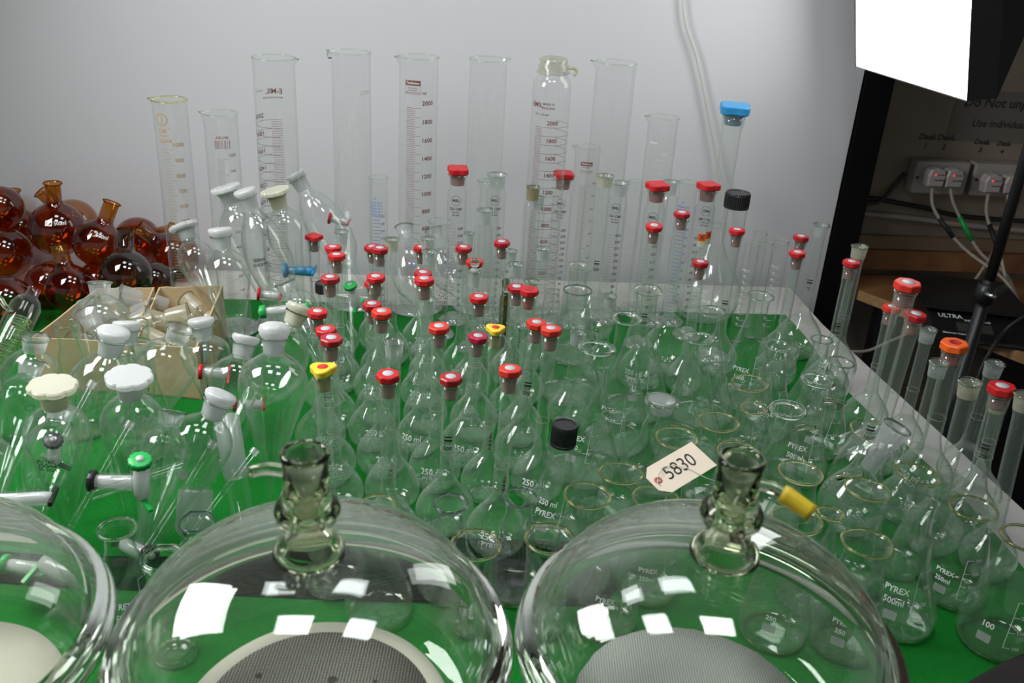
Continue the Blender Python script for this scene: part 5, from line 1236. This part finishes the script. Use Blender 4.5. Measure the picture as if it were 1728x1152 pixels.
# ------------------------------------------------------------------ softboxes, stands, ceiling panels
FAB = solid('black_softbox_fabric', (.008, .008, .009), .8)
def softbox(bl, br, tilt, h, depth, strength, label, colr=(1, 1, 1)):
    """bl, br: lower corners seen from the lit side; face rises h metres leaning toward its front by tilt"""
    bl, br = Vector(bl), Vector(br); ax = (br-bl).normalized(); wdt = (br-bl).length
    nrm = ax.cross(Vector((0, 0, 1))).normalized()          # horizontal outward
    upv = (Vector((0, 0, 1))*math.cos(tilt)+nrm*math.sin(tilt)).normalized()
    nf = ax.cross(upv).normalized()
    t = thing('softbox', label, 'studio light', (0, 0, 0), group='studio softboxes')
    c = [bl, br, br+upv*h, bl+upv*h]
    link('diffuser', mesh('df', [p-nf*.004 for p in c], [(0, 1, 2, 3)], False), emit('softbox_diffuser_%d' % int(strength*10), colr, strength), t)
    # bowed fabric hood
    ctr = (c[0]+c[2])/2; back = ctr-nf*depth; s = .10
    b = [back+(p-ctr)*s/max(wdt, h)*2*.5 for p in c]
    mid = [p*.5+(ctr-nf*depth*.42+(p-ctr)*.95)*.5 for p in c]
    m2 = [ctr-nf*depth*.55+(p-ctr)*.72 for p in c]
    vv_ = c+[p+(ctr-p)*-.02-nf*depth*.2 for p in c]+m2+b
    ff_ = []
    for k_ in range(3):
        for i in range(4): a_, d_ = 4*k_+i, 4*k_+(i+1) % 4; ff_.append((a_, d_, d_+4, a_+4))
    ff_.append((12, 13, 14, 15))
    o_ = link('hood', mesh('hood', vv_, ff_, False), FAB, t)
    link('lamp_head', tube([back+nf*.01, back-nf*.10], .045, 20), BLACK, t)
    return t, back-nf*.06
STAND = solid('black_stand_metal', (.012, .012, .013), .35)
def stand(x, y, ztop, label, head):
    t = thing('light_stand', label, 'stand', (x, y, -.78), group='light stands')
    link('pole', tube([(0, 0, .05), (0, 0, .95)], .014, 18), STAND, t)
    link('upper_pole', tube([(0, 0, .90), (0, 0, ztop+.78)], .011, 16), STAND, t)
    for z_ in (.92, .50):
        c_ = link('clamp', lathe([(.016, z_-.022), (.021, z_-.020), (.021, z_+.020), (.016, z_+.022)], 20), STAND, t)
        link('clamp_bolt', tube([(-.01, -.02, z_+.006), (.0, -.040, z_+.006)], .006, 12), solid('bright_bolt', (.55, .6, .55), .25, metal=1) if 'bright_bolt' not in bpy.data.materials else bpy.data.materials['bright_bolt'], c_)
    for i in range(3):
        an = 2*PI*i/3+.5
        link('leg', tube([(0, 0, .38), (.38*math.cos(an), .38*math.sin(an), .008)], .008, 10), STAND, t)
    hv = Vector(head)-Vector((x, y, -.78))
    link('tilt_arm', tube([(0, 0, ztop+.78), hv], .010, 10), STAND, t)
    return t
sR, hR = softbox((.712, 2.095, .556), (.806, 1.735, .552), math.radians(14), .72, .30, 2.8, 'lit softbox hanging over the table end, edge near the black post')
stand(1.005, 1.85, .78, 'black light stand in front of the wooden desk', hR)
sL, hL = softbox((-1.30, .72, .84), (-1.22, 1.32, .84), math.radians(30), .55, .28, 14, 'second softbox at the far side of the heap, outside the picture')
stand(-2.05, 1.02, 1.1, 'light stand holding the second softbox outside the picture', hL)
for i, (x, y, s_) in enumerate(((-.40, .80, 11.5), (.32, .80, 11.5), (-.66, 1.45, 6.5), (.02, 1.50, 6.5))):
    t = thing('ceiling_light', ('ceiling light panel nearer the camera', 'ceiling light panel nearer the camera', 'ceiling light panel nearer the wall', 'ceiling light panel nearer the wall')[i]+(' on the heap side' if x < -.3 else ' on the lamp side'), 'ceiling light', (x, y, 1.74), group='ceiling light panels')
    link('diffuser', boxes([(-.17, -.15, .0, .17, .15, .004)]), emit('panel_diffuser_%d' % i, (.95, .98, 1), s_), t)
    link('frame', boxes([(-.185, -.165, .006, .185, .165, .03), (-.185, -.165, -.004, -.172, .165, .006), (.172, -.165, -.004, .185, .165, .006), (-.172, -.165, -.004, .172, -.152, .006), (-.172, .152, -.004, .172, .165, .006)]), WHITE, t)
    link('hanger', tube([(0, 0, .03), (0, 0, .16)], .006, 8), WHITE, t)
# hanging white cord before the board
cp = [(.335, 2.205, .662+.25), (.337, 2.200, .662), (.385, 2.203, .54), (.421, 2.206, .442), (.470, 2.206, .30), (.500, 2.200, .185), (.507, 2.190, .06)]
tag(link('hanging_cable', tube(spline([(.30, 2.19, 1.88)]+cp+[(.515, 2.17, .006)], 8), .0034, 8), solid('white_cord_pvc', (.62, .62, .58), .5), None), 'white cord hanging down the board beside the very large blue-stoppered flask', 'cord')
# desk cables by the stand
bc = solid('black_lead', (.015, .015, .015), .5)
tag(link('black_cable', tube(spline([(1.12, 1.86, .22), (1.17, 1.92, .10), (1.14, 1.96, .02), (1.10, 1.93, -.02), (1.07, 1.90, -.10), (1.06, 1.86, -.3)]), .005, 8), bc, None), 'black lead looping past the scale beside the light stand', 'cable')
tag(link('pale_cable', tube(spline([(.82, 2.15, -.15), (.90, 2.14, -.145), (.97, 2.16, -.12), (1.05, 2.2, -.10)]), .004, 8), bpy.data.materials['pale_cable'], None), 'pale cable drooping under the wooden desk', 'cable')
